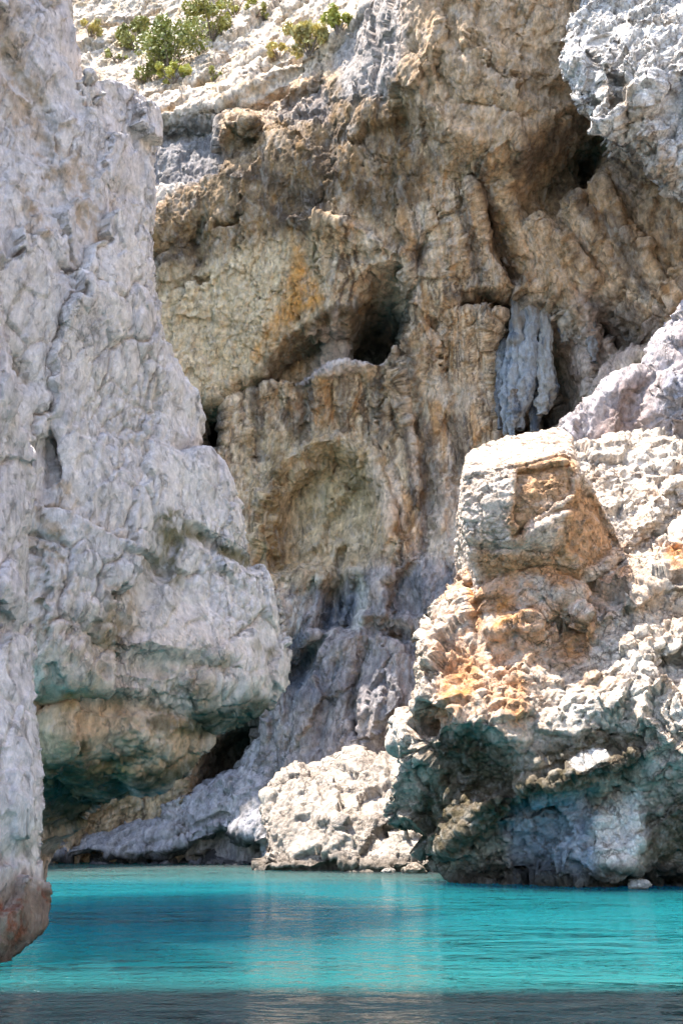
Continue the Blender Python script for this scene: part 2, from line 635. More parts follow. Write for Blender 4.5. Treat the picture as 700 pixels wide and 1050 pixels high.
# notch and the crevice running off it
B.poly([(196, 410), (229, 408), (230, 440), (226, 460), (196, 464)], 7.0, 0.15)
B.vee([(222, 416), (236, 404), (250, 394), (264, 392)], 1.1, 0.45)
B.vee([(264, 392), (285, 362), (305, 344), (338, 323), (366, 316)], 0.9, 0.25)
# arched niche
B.poly([(284, 580), (279, 535), (288, 500), (308, 478), (345, 470), (372, 482), (385, 510), (383, 548), (372, 580)], 1.7, 0.6)
B.line([(276, 560), (274, 520), (285, 485), (310, 463), (350, 455), (382, 470), (398, 505), (398, 550)], -0.7, 0.5)
# slot and stalactite recess
B.poly([(460, 312), (470, 298), (500, 294), (540, 296), (538, 311), (500, 316)], 5.0, 0.12)
B.poly([(508, 335), (530, 304), (572, 300), (600, 345), (604, 405), (578, 430), (520, 448), (512, 400)], 2.4, 0.45)
B.poly([(560, 345), (585, 345), (604, 385), (604, 414), (572, 428), (562, 390)], 4.5, 0.3)
B.poly([(520, 410), (560, 415), (560, 452), (515, 455)], 2.0, 0.3)
B.poly([(610, 318), (640, 300), (668, 345), (662, 362), (640, 372), (612, 400)], 1.5, 0.4)
B.vee([(610, 302), (645, 330), (668, 352)], 1.3, 0.5)
# overhanging slab top centre and the pocket under its right edge
B.poly([(408, -66), (600, -66), (588, 95), (604, 118), (528, 172), (500, 168), (460, 170), (430, 140), (408, 95)], -1.3, 0.5)
B.poly([(530, 174), (603, 120), (622, 118), (620, 150), (602, 195), (562, 218), (540, 218), (525, 192)], 1.5, 0.5)
B.poly([(487, 176), (500, 186), (514, 220), (536, 275), (528, 286), (507, 255), (495, 215)], 1.5, 0.3)
B.poly([(598, 145), (616, 140), (612, 185), (604, 200)], 1.2, 0.25)
B.line([(522, 188), (560, 160), (603, 122)], -0.5, 0.4)
B.line([(600, 130), (625, 145), (640, 165)], -0.6, 0.3)
for pts, d, w in (([(402, 88), (425, 128), (455, 160), (495, 176), (530, 175), (565, 155), (603, 120)], -0.75, 0.4), ([(400, 100), (424, 140), (455, 172), (490, 186)], 0.6, 0.35),
                  ([(532, 180), (552, 222), (585, 268), (622, 312)], -0.6, 0.4), ([(560, 205), (592, 250), (630, 300)], 0.6, 0.35), ([(606, 190), (640, 245), (690, 312)], -0.6, 0.4),
                  ([(628, 190), (660, 235), (700, 290)], 0.5, 0.35), ([(440, 20), (470, 70), (520, 105), (580, 110)], 0.3, 0.35), ([(470, 10), (505, 50), (560, 75)], 0.3, 0.35),
                  ([(430, 75), (470, 120), (530, 140)], 0.35, 0.35), ([(300, 225), (345, 232), (385, 250), (418, 275)], -0.5, 0.35), ([(330, 262), (362, 258), (395, 262)], 0.35, 0.3)):
    B.line(pts, d, w)
# left rim faces
B.poly([(150, 190), (152, 140), (185, 128), (222, 124), (225, 172), (190, 186)], 0.9, 0.3)
B.poly([(288, 118), (292, 96), (330, 84), (340, 95), (335, 118)], 0.8, 0.3)
B.line([(150, 262), (185, 245), (205, 225)], 0.5, 0.4)
B.vee([(180, 290), (196, 286), (212, 283)], 0.6, 0.25)
B.vee([(222, 228), (240, 224), (250, 218)], 0.6, 0.25)
B.blob(200, 250, 12, 22, 0.9)
B.blob(300, 200, 20, 18, 0.8)
B.blob(335, 140, 20, 25, 0.6)
B.blob(430, 265, 8, 16, 0.9)
B.blob(400, 180, 16, 10, 0.5)
for pts, d, w in (([(150, 122), (190, 112), (235, 104), (270, 84)], 0.9, 0.6), ([(155, 100), (200, 92), (240, 78), (285, 58)], 0.8, 0.5), ([(95, 30), (130, 26), (165, 10)], 0.8, 0.6), ([(240, 60), (275, 45), (310, 22)], 0.9, 0.6),
                  ([(270, 75), (310, 62), (345, 48)], 0.8, 0.5), ([(230, 118), (262, 112), (290, 92)], 1.0, 0.5), ([(290, 20), (320, 2), (345, -15)], 0.8, 0.6)):
    B.vee(pts, d, w)
for pts, d, w in (([(150, 131), (190, 121), (228, 114), (262, 98)], -0.7, 0.45), ([(262, 92), (300, 76), (340, 58), (372, 36)], -0.8, 0.5), ([(225, 148), (245, 138), (262, 140)], -0.7, 0.35)):
    B.line(pts, d, w)
B.poly([(224, 150), (226, 128), (262, 120), (268, 136), (246, 146)], -0.5, 0.2)
# grey lobe by the top
B.blob(405, 30, 30, 40, -1.2, -40)
B.line([(395, 85), (400, 50), (420, 20), (445, -20)], -0.6, 0.5)
B.blob(395, 70, 12, 30, 0.7)
# drip flutes
for pts, d, w in (
    ([(392, 362), (400, 400), (412, 450)], 0.7, 0.3), ([(408, 350), (418, 395), (428, 445)], 0.8, 0.3), ([(400, 345), (410, 400), (420, 460), (426, 520)], -0.6, 0.25),
    ([(385, 455), (400, 500), (412, 545)], 0.6, 0.3), ([(430, 430), (436, 480), (440, 520)], 0.7, 0.35), ([(310, 390), (312, 420), (310, 448)], 0.7, 0.4),
    ([(445, 470), (452, 500), (450, 540)], -0.6, 0.4), ([(460, 430), (470, 470), (474, 520)], 0.8, 0.4), ([(370, 390), (380, 430), (385, 460)], 0.5, 0.3),
    ([(338, 398), (345, 440)], 0.5, 0.3), ([(252, 405), (258, 440), (262, 470)], 0.7, 0.4), ([(285, 392), (290, 430)], 0.5, 0.3),
    ([(490, 330), (500, 400), (506, 440)], 0.5, 0.4), ([(450, 330), (458, 380)], 0.5, 0.35), ([(440, 180), (452, 240), (465, 290)], 0.5, 0.3),
    ([(470, 190), (480, 240), (495, 285)], 0.5, 0.3), ([(560, 220), (575, 260), (600, 300)], 0.6, 0.4), ([(580, 200), (605, 240), (630, 300)], -0.6, 0.4),
    ([(540, 200), (555, 230)], 0.6, 0.3), ([(650, 180), (660, 230), (680, 290)], 0.5, 0.4), ([(625, 200), (650, 260), (672, 300)], 0.5, 0.3)):
    B.line(pts, d * 0.6, w * 0.8)
# lower tumble of ledges
B.poly([(322, 642), (333, 600), (350, 584), (372, 590), (377, 620), (362, 640)], 1.6, 0.35)
B.poly([(298, 655), (300, 610), (318, 590), (330, 600), (320, 645)], 0.6, 0.3)
B.line([(352, 555), (345, 585), (335, 610)], 0.8, 0.3)
B.line([(360, 590), (352, 630)], -0.8, 0.2)
B.vee([(295, 690), (330, 650), (370, 640), (410, 648)], 0.8, 0.5)
B.blob(310, 675, 20, 26, 1.6, -10)
B.blob(352, 612, 10, 26, 1.2, 5)
B.blob(334, 628, 8, 18, 1.0, 10)
B.line([(365, 745), (368, 700), (378, 660)], 0.7, 0.35)
B.vee([(366, 745), (380, 782), (388, 800)], 1.2, 0.5)
B.line([(330, 770), (338, 720), (345, 680)], 0.5, 0.35)
B.blob(395, 730, 20, 35, -0.9)
B.poly([(395, 600), (425, 580), (432, 625), (400, 630)], 0.9, 0.3)
B.vee([(400, 640), (425, 655), (440, 690)], 0.8, 0.5)
B.line([(298, 770), (300, 720), (296, 690)], 0.4, 0.4)
# hollow below the buttress
B.poly([(195, 812), (205, 765), (232, 738), (262, 732), (264, 775), (245, 805), (225, 815)], 6.0, 0.4)

B.build()
far = ss(-21, -16, B.V[:, 0])
crag(B, sizes=(4.2, 1.7, 0.6), slopes=(0.13, 0.16, 0.2), steps=(0.025, 0.035, 0.05), stretch=(1, 1, 2.2), dip=-14, seed=11, lump=0.15, flute=0.22, crack=0.14, pit=0.05, hole=0.12, hole_size=0.8, grit=0.025)
V = B.V
n_big = fbm(V, 7.0, 501, 4)
n_med = fbm(V, 2.2, 502, 5, 0.6)
n_fin = fbm(V, 0.7, 503, 4, 0.65)
sweep = 0.75 * np.clip((V[:, 0] - 5.0) / 6.0, 0, 1) * V[:, 2]          # drip lines lean to the right on the right part
VS = np.stack([V[:, 0] + sweep + 0.5 * n_med, V[:, 1], V[:, 2]], 1).astype(np.float32)
streak = fbm(VS, np.array([0.9, 2.0, 9.0]), 504, 4, 0.6)
streak2 = fbm(VS, np.array([0.4, 1.2, 6.0]), 505, 4, 0.65)
streak3 = fbm(VS, np.array([0.3, 1.0, 3.5]), 506, 3, 0.65)
col = np.tile(np.array((0.52, 0.40, 0.285), dtype=np.float32), (len(V), 1))
col = mix(col, (0.62, 0.52, 0.39), ss(0.0, 0.5, n_med + 0.3 * n_fin) * 0.8)
col = mix(col, (0.27, 0.19, 0.125), ss(0.1, 0.6, -n_med + 0.5 * n_fin) * 0.75)
col = mix(col, (0.56, 0.51, 0.48), ss(0.1, 0.6, streak) * 0.6)
col = mix(col, (0.10, 0.07, 0.05), ss(0.05, 0.4, streak2 + 0.3 * n_med) * 0.85)
col = mix(col, (0.78, 0.69, 0.56), ss(0.1, 0.42, streak3 - 0.2 * n_med) * 0.6)
col = mix(col, (0.50, 0.27, 0.10), ss(0.12, 0.5, fbm(VS, np.array([1.2, 2, 5.0]), 507, 4, 0.6)) * 0.55)
# pale plastered face on the left
pale = B.cpoly([(160, 400), (158, 280), (200, 272), (260, 250), (295, 240), (302, 275), (292, 330), (262, 385), (230, 408), (205, 420)], 0.8, 0.6, 1)
col = mix(col, (0.78, 0.69, 0.54), pale * 0.55)
pale2 = B.cblob(320, 285, 22, 45, 10, 0.4, 0.5, 2)
col = mix(col, (0.62, 0.54, 0.41), pale2 * 0.6)
orange = B.cpoly([(298, 232), (306, 262), (325, 292), (330, 308), (300, 325), (275, 350), (262, 372), (258, 368), (290, 305), (300, 275)], 0.35, 0.4, 3, 1.0)
col = mix(col, (0.52, 0.30, 0.10), orange * (0.75 + 0.3 * n_fin))
# dark brown weathered belt under the rim
belt = B.cpoly([(150, 215), (215, 165), (270, 130), (345, 85), (400, 90), (420, 130), (440, 175), (420, 215), (340, 215), (300, 240), (240, 252), (205, 280), (160, 300)], 0.9, 0.8, 4)
col = mix(col, (0.22, 0.165, 0.105), belt * (0.6 + 0.6 * ss(-0.3, 0.4, n_med)))
col = mix(col, (0.075, 0.055, 0.04), belt * ss(-0.05, 0.35, n_med * 0.7 + n_fin * 0.7) * 0.8)
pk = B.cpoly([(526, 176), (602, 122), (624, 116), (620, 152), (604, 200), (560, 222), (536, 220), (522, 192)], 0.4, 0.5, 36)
col = mix(col, (0.20, 0.145, 0.10), pk * 0.6)  # shade inside the pocket painted as dark brown
col = mix(col, (0.33, 0.21, 0.09), belt * ss(0.1, 0.5, streak2 - n_med * 0.6) * 0.5)
grey = B.cpoly([(345, 70), (355, 20), (400, -20), (445, -20), (410, 80), (395, 110), (350, 105)], 0.5, 0.5, 5)
col = mix(col, (0.36, 0.38, 0.43), grey * 0.8)
rim = B.cpoly([(140, 195), (148, 132), (225, 118), (228, 165), (195, 190), (150, 200)], 0.5, 0.4, 6)
col = mix(col, (0.21, 0.24, 0.30), rim * 0.85)  # shaded faces under the rim painted dark blue
face2 = B.cpoly([(286, 122), (291, 95), (332, 83), (342, 100), (336, 124)], 0.3, 0.3, 33)
col = mix(col, (0.22, 0.22, 0.25), face2 * 0.7)  # shadowed face below the ledge painted grey
# sun-bleached slope above
slope = B.cpoly([(60, 215), (60, -66), (400, -66), (380, 25), (340, 62), (298, 86), (225, 122), (150, 130), (150, 215)], 0.7, 0.5, 7)
col = mix(col, (0.74, 0.70, 0.65), slope * 0.9)
col = mix(col, (0.50, 0.40, 0.27), slope * ss(0.0, 0.45, n_med) * 0.75)
col = mix(col, (0.40, 0.38, 0.38), slope * ss(0.15, 0.5, fbm(V, np.array([2.0, 2.0, 0.8]), 512, 4, 0.6)) * 0.7)
ledge = B.cpoly([(152, 215), (155, 190), (192, 184), (190, 190), (165, 205)], 0.25, 0.2, 8)
col = mix(col, (0.68, 0.66, 0.64), ledge * 0.8)
# smooth tan slab
slab = B.cpoly([(412, -66), (600, -66), (588, 95), (602, 118), (526, 175), (465, 170), (425, 120), (410, 60)], 0.6, 0.5, 9)
col = mix(col, (0.56, 0.43, 0.31), slab * 0.75)
col = mix(col, (0.27, 0.19, 0.12), slab * ss(0.15, 0.6, fbm(V, np.array([2.5, 2.0, 0.9]), 510, 4, 0.6)) * 0.6)
# warm right part
warm = B.cpoly([(480, 175), (530, 180), (620, 190), (700, 215), (700, 300), (640, 305), (540, 295), (500, 290)], 0.8, 0.8, 10)
col = mix(col, (0.50, 0.36, 0.24), warm * 0.55)
gash = B.cpoly([(490, 182), (505, 195), (522, 235), (545, 290), (525, 292), (505, 250)], 0.25, 0.2, 11)
col = mix(col, (0.26, 0.16, 0.08), gash * 0.85)
# lilac grey of the lower rocks
lil = B.cpoly([(180, 900), (262, 735), (290, 660), (300, 600), (330, 585), (420, 570), (480, 500), (520, 520), (520, 900)], 1.2, 0.9, 12)
col = mix(col, (0.29, 0.30, 0.355), lil * 0.92)
col = mix(col, (0.13, 0.155, 0.21), lil * ss(0.0, 0.5, n_med) * 0.7)
col = mix(col, (0.47, 0.45, 0.47), lil * ss(0.1, 0.5, -n_med + n_fin * 0.4) * 0.7)
col = mix(col, (0.36, 0.28, 0.20), lil * ss(0.2, 0.6, fbm(V, 3.0, 511, 3)) * 0.6)
white = np.maximum.reduce([B.cline([(300, 650), (305, 615), (320, 595)], 0.35, 0.4, 13), B.cline([(362, 580), (372, 605), (366, 640)], 0.35, 0.4, 14), B.cline([(350, 560), (342, 590)], 0.25, 0.4, 15)])
col = mix(col, (0.56, 0.62, 0.66), white * 0.75)
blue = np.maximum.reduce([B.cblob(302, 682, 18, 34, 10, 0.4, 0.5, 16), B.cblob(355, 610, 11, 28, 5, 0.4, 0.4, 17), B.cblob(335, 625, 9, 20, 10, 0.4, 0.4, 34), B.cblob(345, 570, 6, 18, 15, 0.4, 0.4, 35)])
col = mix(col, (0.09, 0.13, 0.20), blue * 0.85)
blue2 = B.cblob(275, 760, 25, 60, 10, 0.5, 0.5, 30)
col = mix(col, (0.30, 0.34, 0.42), blue2 * 0.6)
# niche
ni = B.cpoly([(250, 590), (252, 450), (300, 440), (400, 450), (402, 570), (340, 600)], 0.7, 0.6, 18)
col = mix(col, (0.54, 0.45, 0.29), ni * 0.55)
gr = B.cblob(335, 510, 38, 26, 0, 0.5, 0.4, 19)
col = mix(col, (0.36, 0.33, 0.20), gr * 0.6)
br = B.cline([(285, 470), (280, 520), (284, 575)], 0.5, 0.4, 20)
col = mix(col, (0.26, 0.18, 0.09), br * 0.7)
# shade in the notch and cave painted near black, lilac sill
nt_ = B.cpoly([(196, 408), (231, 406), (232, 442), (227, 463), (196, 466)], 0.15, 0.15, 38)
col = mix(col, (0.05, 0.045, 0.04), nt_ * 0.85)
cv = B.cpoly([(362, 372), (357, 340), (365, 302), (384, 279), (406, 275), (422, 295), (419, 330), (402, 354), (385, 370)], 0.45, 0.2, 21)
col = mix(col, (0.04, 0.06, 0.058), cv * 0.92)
col = mix(col, (0.12, 0.09, 0.06), B.cline([(262, 394), (285, 363), (305, 344), (338, 323), (366, 316)], 0.3, 0.4, 31) * 0.8)
col = mix(col, (0.10, 0.10, 0.11), B.cpoly([(195, 815), (205, 765), (232, 738), (264, 730), (266, 778), (245, 808)], 0.3, 0.3, 32) * 0.8)  # shade of the hollow below the buttress painted in
sill = B.cpoly([(305, 395), (320, 340), (345, 325), (360, 335), (360, 368), (392, 368), (340, 390)], 0.3, 0.3, 22)
col = mix(col, (0.50, 0.48, 0.54), sill * 0.75)
fl = B.cpoly([(505, 340), (530, 300), (575, 300), (600, 345), (604, 405), (578, 430), (515, 448)], 0.4, 0.3, 23)
col = mix(col, (0.28, 0.27, 0.26), fl * 0.6)
lr = B.cpoly([(590, 300), (640, 300), (668, 350), (640, 380), (600, 420)], 0.5, 0.4, 24)
col = mix(col, (0.46, 0.41, 0.42), lr * 0.7)
for k, (pts, w) in enumerate((
        ([(398, 350), (412, 400), (424, 470)], 0.3), ([(412, 350), (425, 400), (432, 440)], 0.3), ([(310, 392), (311, 450)], 0.6), ([(262, 400), (266, 470)], 0.4),
        ([(385, 395), (392, 450)], 0.35), ([(440, 440), (446, 520)], 0.4), ([(468, 430), (476, 515)], 0.5), ([(432, 258), (428, 285)], 0.5), ([(580, 200), (600, 230)], 0.4),
        ([(475, 220), (492, 285)], 0.35), ([(462, 306), (500, 302), (538, 304)], 0.35), ([(488, 180), (506, 220), (522, 262), (534, 288)], 0.3), ([(524, 188), (562, 160), (604, 124)], 0.3), ([(430, 470), (438, 540)], 0.4), ([(412, 400), (424, 520)], 0.2), ([(350, 392), (352, 440)], 0.3), ([(642, 320), (668, 352)], 0.5), ([(612, 308), (640, 330)], 0.4), ([(155, 270), (205, 258)], 0.35), ([(240, 175), (300, 190), (330, 215)], 0.5), ([(270, 205), (310, 235)], 0.4), ([(620, 230), (660, 300)], 0.4))):
    col = mix(col, (0.075, 0.06, 0.055), B.cline(pts, w, 0.7, 40 + k) * 0.62)
for k, (pts, w) in enumerate((([(405, 355), (418, 420), (428, 500)], 0.25), ([(400, 480), (412, 540)], 0.3), ([(380, 475), (395, 520), (398, 560)], 0.4), ([(378, 250), (400, 270), (425, 285)], 0.5),
                              ([(515, 480), (470, 500), (455, 560)], 1.0), ([(445, 400), (470, 410)], 0.8))):
    col = mix(col, (0.66, 0.58, 0.50), B.cline(pts, w, 0.5, 60 + k) * 0.7)
col = mix(col, (0.80, 0.70, 0.53), pale * (0.6 + 0.3 * n_med))
col = mix(col, (0.66, 0.36, 0.12), orange * (0.7 + 0.3 * n_fin))
col = mix(col, (0.66, 0.56, 0.40), B.cblob(335, 535, 40, 42, 0, 0.5, 0.4, 37) * 0.6)
col = mix(col, (0.68, 0.63, 0.64), sill * 0.6)
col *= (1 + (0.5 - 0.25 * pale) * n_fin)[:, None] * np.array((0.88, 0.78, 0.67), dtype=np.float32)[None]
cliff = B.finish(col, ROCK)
tag(cliff, kind='structure')

# unseen right-hand wall, added to bounce warm light and block blue sky
gy, gz = np.meshgrid(np.arange(-30, 44, 0.5), np.arange(-1, 33, 0.5))
Vs = np.stack([np.zeros(gy.size), gy.ravel(), gz.ravel()], 1).astype(np.float32)
Vs[:, 0] = 17 + 0.12 * Vs[:, 2] + 2.2 * fbm(Vs, 9, 601, 5, 0.55)
a_, b_ = gy.shape
i_, j_ = np.meshgrid(np.arange(a_ - 1), np.arange(b_ - 1), indexing='ij')
k_ = (i_ * b_ + j_).ravel()
side = mesh_from("cliff", Vs, np.stack([k_, k_ + b_, k_ + b_ + 1, k_ + 1], 1))
set_col(side, np.tile(np.array((0.58, 0.49, 0.40)), (len(Vs), 1)) * (1 + 0.3 * fbm(Vs, 3, 602, 4))[:, None])
tag(link("cliff", side, None, ROCK), kind='structure')

# ---------------------------------------------------------------- left buttress
A = Mass("rock_buttress", [
    (-90, 900, 22), (-90, 500, 16.2), (-90, 100, 15), (-90, -70, 14.4),
    (30, 500, 17.3), (30, 650, 17.4), (30, 200, 16.7), (60, 20, 16.8), (60, -70, 16.6), (150, 70, 19.6), (110, 50, 18.8), (150, 150, 19.4), (100, 120, 18), (100, 300, 18.0),
    (160, 300, 19.9), (190, 430, 20.7), (120, 500, 18.4), (200, 520, 20.3), (200, 620, 20.0), (250, 600, 21), (290, 660, 21.8), (120, 650, 18.4),
    (100, 690, 18.1), (180, 690, 19.2), (250, 700, 20.6), (50, 715, 18.0), (110, 720, 18.6), (40, 760, 18.2), (100, 770, 18.9), (160, 750, 19.6), (215, 735, 20.9),
    (40, 795, 18.6), (80, 796, 19.0), (130, 796, 19.8), (180, 790, 20.8), (200, 770, 21.2), (45, 880, 25), (60, 830, 22.6), (90, 824, 22.6), (130, 812, 21.6),
], [(-90, 950), (-90, -70), (62, -70), (66, 20), (71, 42), (90, 47), (120, 60), (149, 64), (154, 130), (157, 190), (154, 240), (162, 290), (170, 340), (180, 368),
    (193, 390), (203, 420), (201, 454), (218, 457), (239, 490), (253, 530), (262, 566), (276, 575), (286, 600), (294, 640), (300, 665), (299, 704), (288, 719), (266, 737),
    (236, 744), (216, 754), (206, 780), (198, 797), (165, 808), (140, 812), (118, 822), (92, 832), (70, 850), (52, 872), (40, 892), (36, 950)],
    back=27.5, taper=0.3, R=0.6, voxel=0.042, centre=(-60, 400), edge_wobble=0.12, seed=5)
A.poly([(41, 440), (53, 440), (56, 488), (46, 492)], 2.0, 0.07)
A.line([(48, 430), (40, 500), (36, 560)], 0.25, 0.2)
A.vee([(200, 545), (230, 562), (262, 571)], 0.55, 0.25)
A.vee([(178, 457), (192, 459), (206, 455)], 0.5, 0.2)
A.line([(182, 545), (165, 580), (150, 620), (138, 650)], 0.22, 0.16)
A.line([(172, 555), (160, 575)], 0.3, 0.2)
A.vee([(72, 640), (100, 668), (140, 672), (190, 680), (230, 682)], 0.45, 0.3)
A.poly([(110, 680), (150, 676), (190, 690), (192, 712), (160, 715), (125, 700)], 0.35, 0.15)
A.vee([(30, 716), (80, 708), (110, 714), (150, 718), (200, 732)], 0.45, 0.22)
A.poly([(24, 716), (80, 709), (112, 716), (150, 720), (200, 735), (215, 800), (100, 830), (24, 830)], 0.3, 0.1)
A.vee([(195, 748), (230, 742), (255, 730)], 0.4, 0.2)
A.line([(130, 320), (135, 360), (140, 385)], 0.2, 0.12)
A.line([(105, 190), (125, 190), (150, 195)], 0.22, 0.12)
A.line([(40, 240), (60, 275), (100, 290)], 0.15, 0.12)
A.line([(5, 60), (20, 85), (35, 100), (38, 150)], 0.3, 0.2)
A.line([(72, 45), (76, 80), (74, 110)], 0.35, 0.25)
A.line([(100, 60), (108, 90), (130, 110)], 0.25, 0.2)
A.line([(0, 365), (15, 385)], 0.35, 0.25)
A.line([(120, 640), (112, 655)], 0.3, 0.2)
A.blob(155, 760, 24, 24, -0.5)
A.blob(75, 755, 25, 20, -0.3)
A.poly([(40, 800), (70, 795), (120, 798), (150, 812), (90, 835), (60, 860), (38, 880)], 0.9, 0.4)
A.poly([(196, 758), (212, 752), (216, 762), (204, 795), (170, 805), (150, 805), (185, 785)], -0.25, 0.12)
A.blob(215, 480, 20, 30, -0.3)
A.poly([(66, 30), (100, 40), (160, 52), (160, 74), (120, 72), (96, 62), (70, 58)], 1.6, 0.5)
A.build()
crag(A, sizes=(3.0, 1.3, 0.5, 0.2), slopes=(0.11, 0.14, 0.11, 0.12), steps=(0.03, 0.03, 0.03, 0.03), stretch=(1, 1, 2.0), dip=-14, seed=31, lump=0.03, flute=0.015, crack=0.18, pit=0.02, hole=0.06, hole_size=0.35, grit=0.01)
V = A.V
nb = fbm(V, 4.0, 521, 4)
nm = fbm(V, 1.1, 522, 5, 0.6)
nf = fbm(V, 0.3, 523, 4, 0.65)
col = np.tile(np.array((0.66, 0.61, 0.59), dtype=np.float32), (len(V), 1))
col = mix(col, (0.72, 0.66, 0.61), ss(-0.1, 0.5, nm) * 0.8)
col = mix(col, (0.58, 0.55, 0.57), ss(0.1, 0.6, -nm + 0.3 * nf) * 0.6)
col = mix(col, (0.43, 0.36, 0.27), ss(0.3, 0.7, fbm(V, np.array([1.3, 1.3, 3.0]), 524, 4, 0.6)) * 0.55)
col = mix(col, (0.20, 0.18, 0.16), ss(0.42, 0.7, fbm(V, np.array([0.5, 0.5, 0.9]), 525, 4, 0.65)) * 0.5)
moss = np.maximum.reduce([A.cline([(185, 540), (165, 590)], 0.35, 0.6, 70), A.cline([(100, 655), (115, 645)], 0.35, 0.6, 71), A.cline([(105, 685), (150, 680), (185, 700)], 0.28, 0.6, 72),
                          A.cline([(190, 675), (225, 682)], 0.25, 0.6, 73), A.cline([(265, 665), (280, 666)], 0.2, 0.5, 74), A.cline([(70, 660), (90, 672)], 0.25, 0.6, 75), A.cline([(225, 560), (258, 570)], 0.2, 0.6, 76)])
col = mix(col, (0.15, 0.13, 0.06), moss * ss(-0.4, 0.3, nf + nm) * 0.9)
nose = A.cpoly([(24, 640), (120, 620), (240, 640), (294, 680), (280, 720), (200, 745), (24, 720)], 0.9, 0.6, 120)
col = mix(col, (0.74, 0.60, 0.50), nose * 0.65)  # warm tint painted in against the water's teal bounce light
under = A.cpoly([(28, 715), (100, 705), (150, 716), (215, 740), (215, 770), (190, 800), (120, 818), (60, 860), (30, 890)], 0.35, 0.35, 77, 0.8)
col = mix(col, (0.62, 0.41, 0.24), under * 0.85)
col = mix(col, (0.68, 0.58, 0.47), under * ss(0.0, 0.5, nm) * 0.7)
col = mix(col, (0.48, 0.28, 0.10), under * ss(0.1, 0.5, fbm(V, 1.6, 527, 4)) * 0.7)
col = mix(col, (0.12, 0.09, 0.04), under * ss(0.05, 0.45, fbm(V, np.array([1.5, 1, 0.7]), 528, 4, 0.6)) * 0.85)
rust = A.cblob(212, 712, 16, 22, 0, 0.5, 0.5, 78)
col = mix(col, (0.36, 0.25, 0.14), rust * 0.6)
for k, (pts, w) in enumerate((([(55, 500), (45, 560), (42, 640)], 0.28), ([(5, 40), (25, 90), (38, 160)], 0.4), ([(0, 365), (14, 388)], 0.3), ([(60, 560), (75, 600)], 0.3), ([(120, 600), (118, 660)], 0.3), ([(85, 170), (92, 230)], 0.35), ([(20, 180), (40, 230)], 0.25))):
    col = mix(col, (0.36, 0.25, 0.15), A.cline(pts, w, 0.8, 140 + k, 0.6) * ss(-0.3, 0.3, nf + nm) * 0.7)
moss2 = np.maximum.reduce([A.cline([(200, 745), (240, 742), (270, 730)], 0.3, 0.5, 79), A.cline([(40, 800), (75, 798), (110, 806)], 0.4, 0.5, 80), A.cline([(150, 806), (185, 795), (205, 785)], 0.2, 0.5, 81),
                           A.cblob(70, 825, 45, 28, -20, 0.4, 0.4, 82)])
col = mix(col, (0.07, 0.075, 0.035), moss2 * 0.85)
col *= (1 + 0.2 * nf)[:, None]
o = A.finish(col, ROCK_NEAR)
tag(o, "tall pale lilac grey rock buttress on the left, undercut and mossy underneath", "rock")

# ---------------------------------------------------------------- near pillar at the left edge
Pm = Mass("rock_pillar", [(-80, 0, 12.0), (-80, 300, 12.2), (-80, 985, 12.5), (0, 400, 13.6), (0, 600, 13.6), (0, 800, 13.4), (0, 975, 13.4), (40, 820, 13.9), (30, 900, 13.8), (20, 960, 13.6), (20, 640, 14.3), (15, 470, 14.4)],
          [(-80, 1010), (-80, 0), (-40, 40), (-10, 250), (8, 390), (19, 450), (21, 560), (27, 640), (33, 700), (30, 730), (36, 770), (43, 808), (43, 836), (36, 866), (38, 900), (40, 930), (37, 950), (24, 963), (10, 975), (-6, 992), (-20, 1010)],
          back=15.9, taper=0.2, R=0.5, voxel=0.035, centre=(-75, 650), edge_wobble=0.05, seed=8)
Pm.line([(-10, 880), (15, 875), (40, 868)], 0.12, 0.1)
Pm.build()
crag(Pm, sizes=(1.7, 0.7, 0.25), slopes=(0.14, 0.15, 0.12), steps=(0.03, 0.03, 0.03), stretch=(1, 1, 1.8), dip=-10, seed=51, lump=0.02, crack=0.06, pit=0.015, hole=0.04, hole_size=0.25, grit=0.01)
V = Pm.V
nm = fbm(V, 0.8, 531, 5, 0.6)
nf = fbm(V, 0.22, 532, 4, 0.65)
col = np.tile(np.array((0.66, 0.61, 0.61), dtype=np.float32), (len(V), 1))
col = mix(col, (0.72, 0.67, 0.64), ss(0, 0.5, nm) * 0.7)
col = mix(col, (0.46, 0.43, 0.45), ss(0.1, 0.6, -nm) * 0.5)
foot = ss(1.25, 0.75, V[:, 2] + 0.3 * nm)
col = mix(col, (0.20, 0.13, 0.09), foot * 0.9)
col = mix(col, (0.20, 0.06, 0.03), foot * ss(0.1, 0.4, nf + 0.6 * nm) * 0.8)
col = mix(col, (0.03, 0.025, 0.02), ss(0.35, 0.1, V[:, 2] + 0.1 * nm) * 0.7)
col *= (1 + 0.2 * nf)[:, None]
o = Pm.finish(col, ROCK_NEAR)
tag(o, "nearest lilac rock pillar at the left edge with a rusty brown foot in the water", "rock")

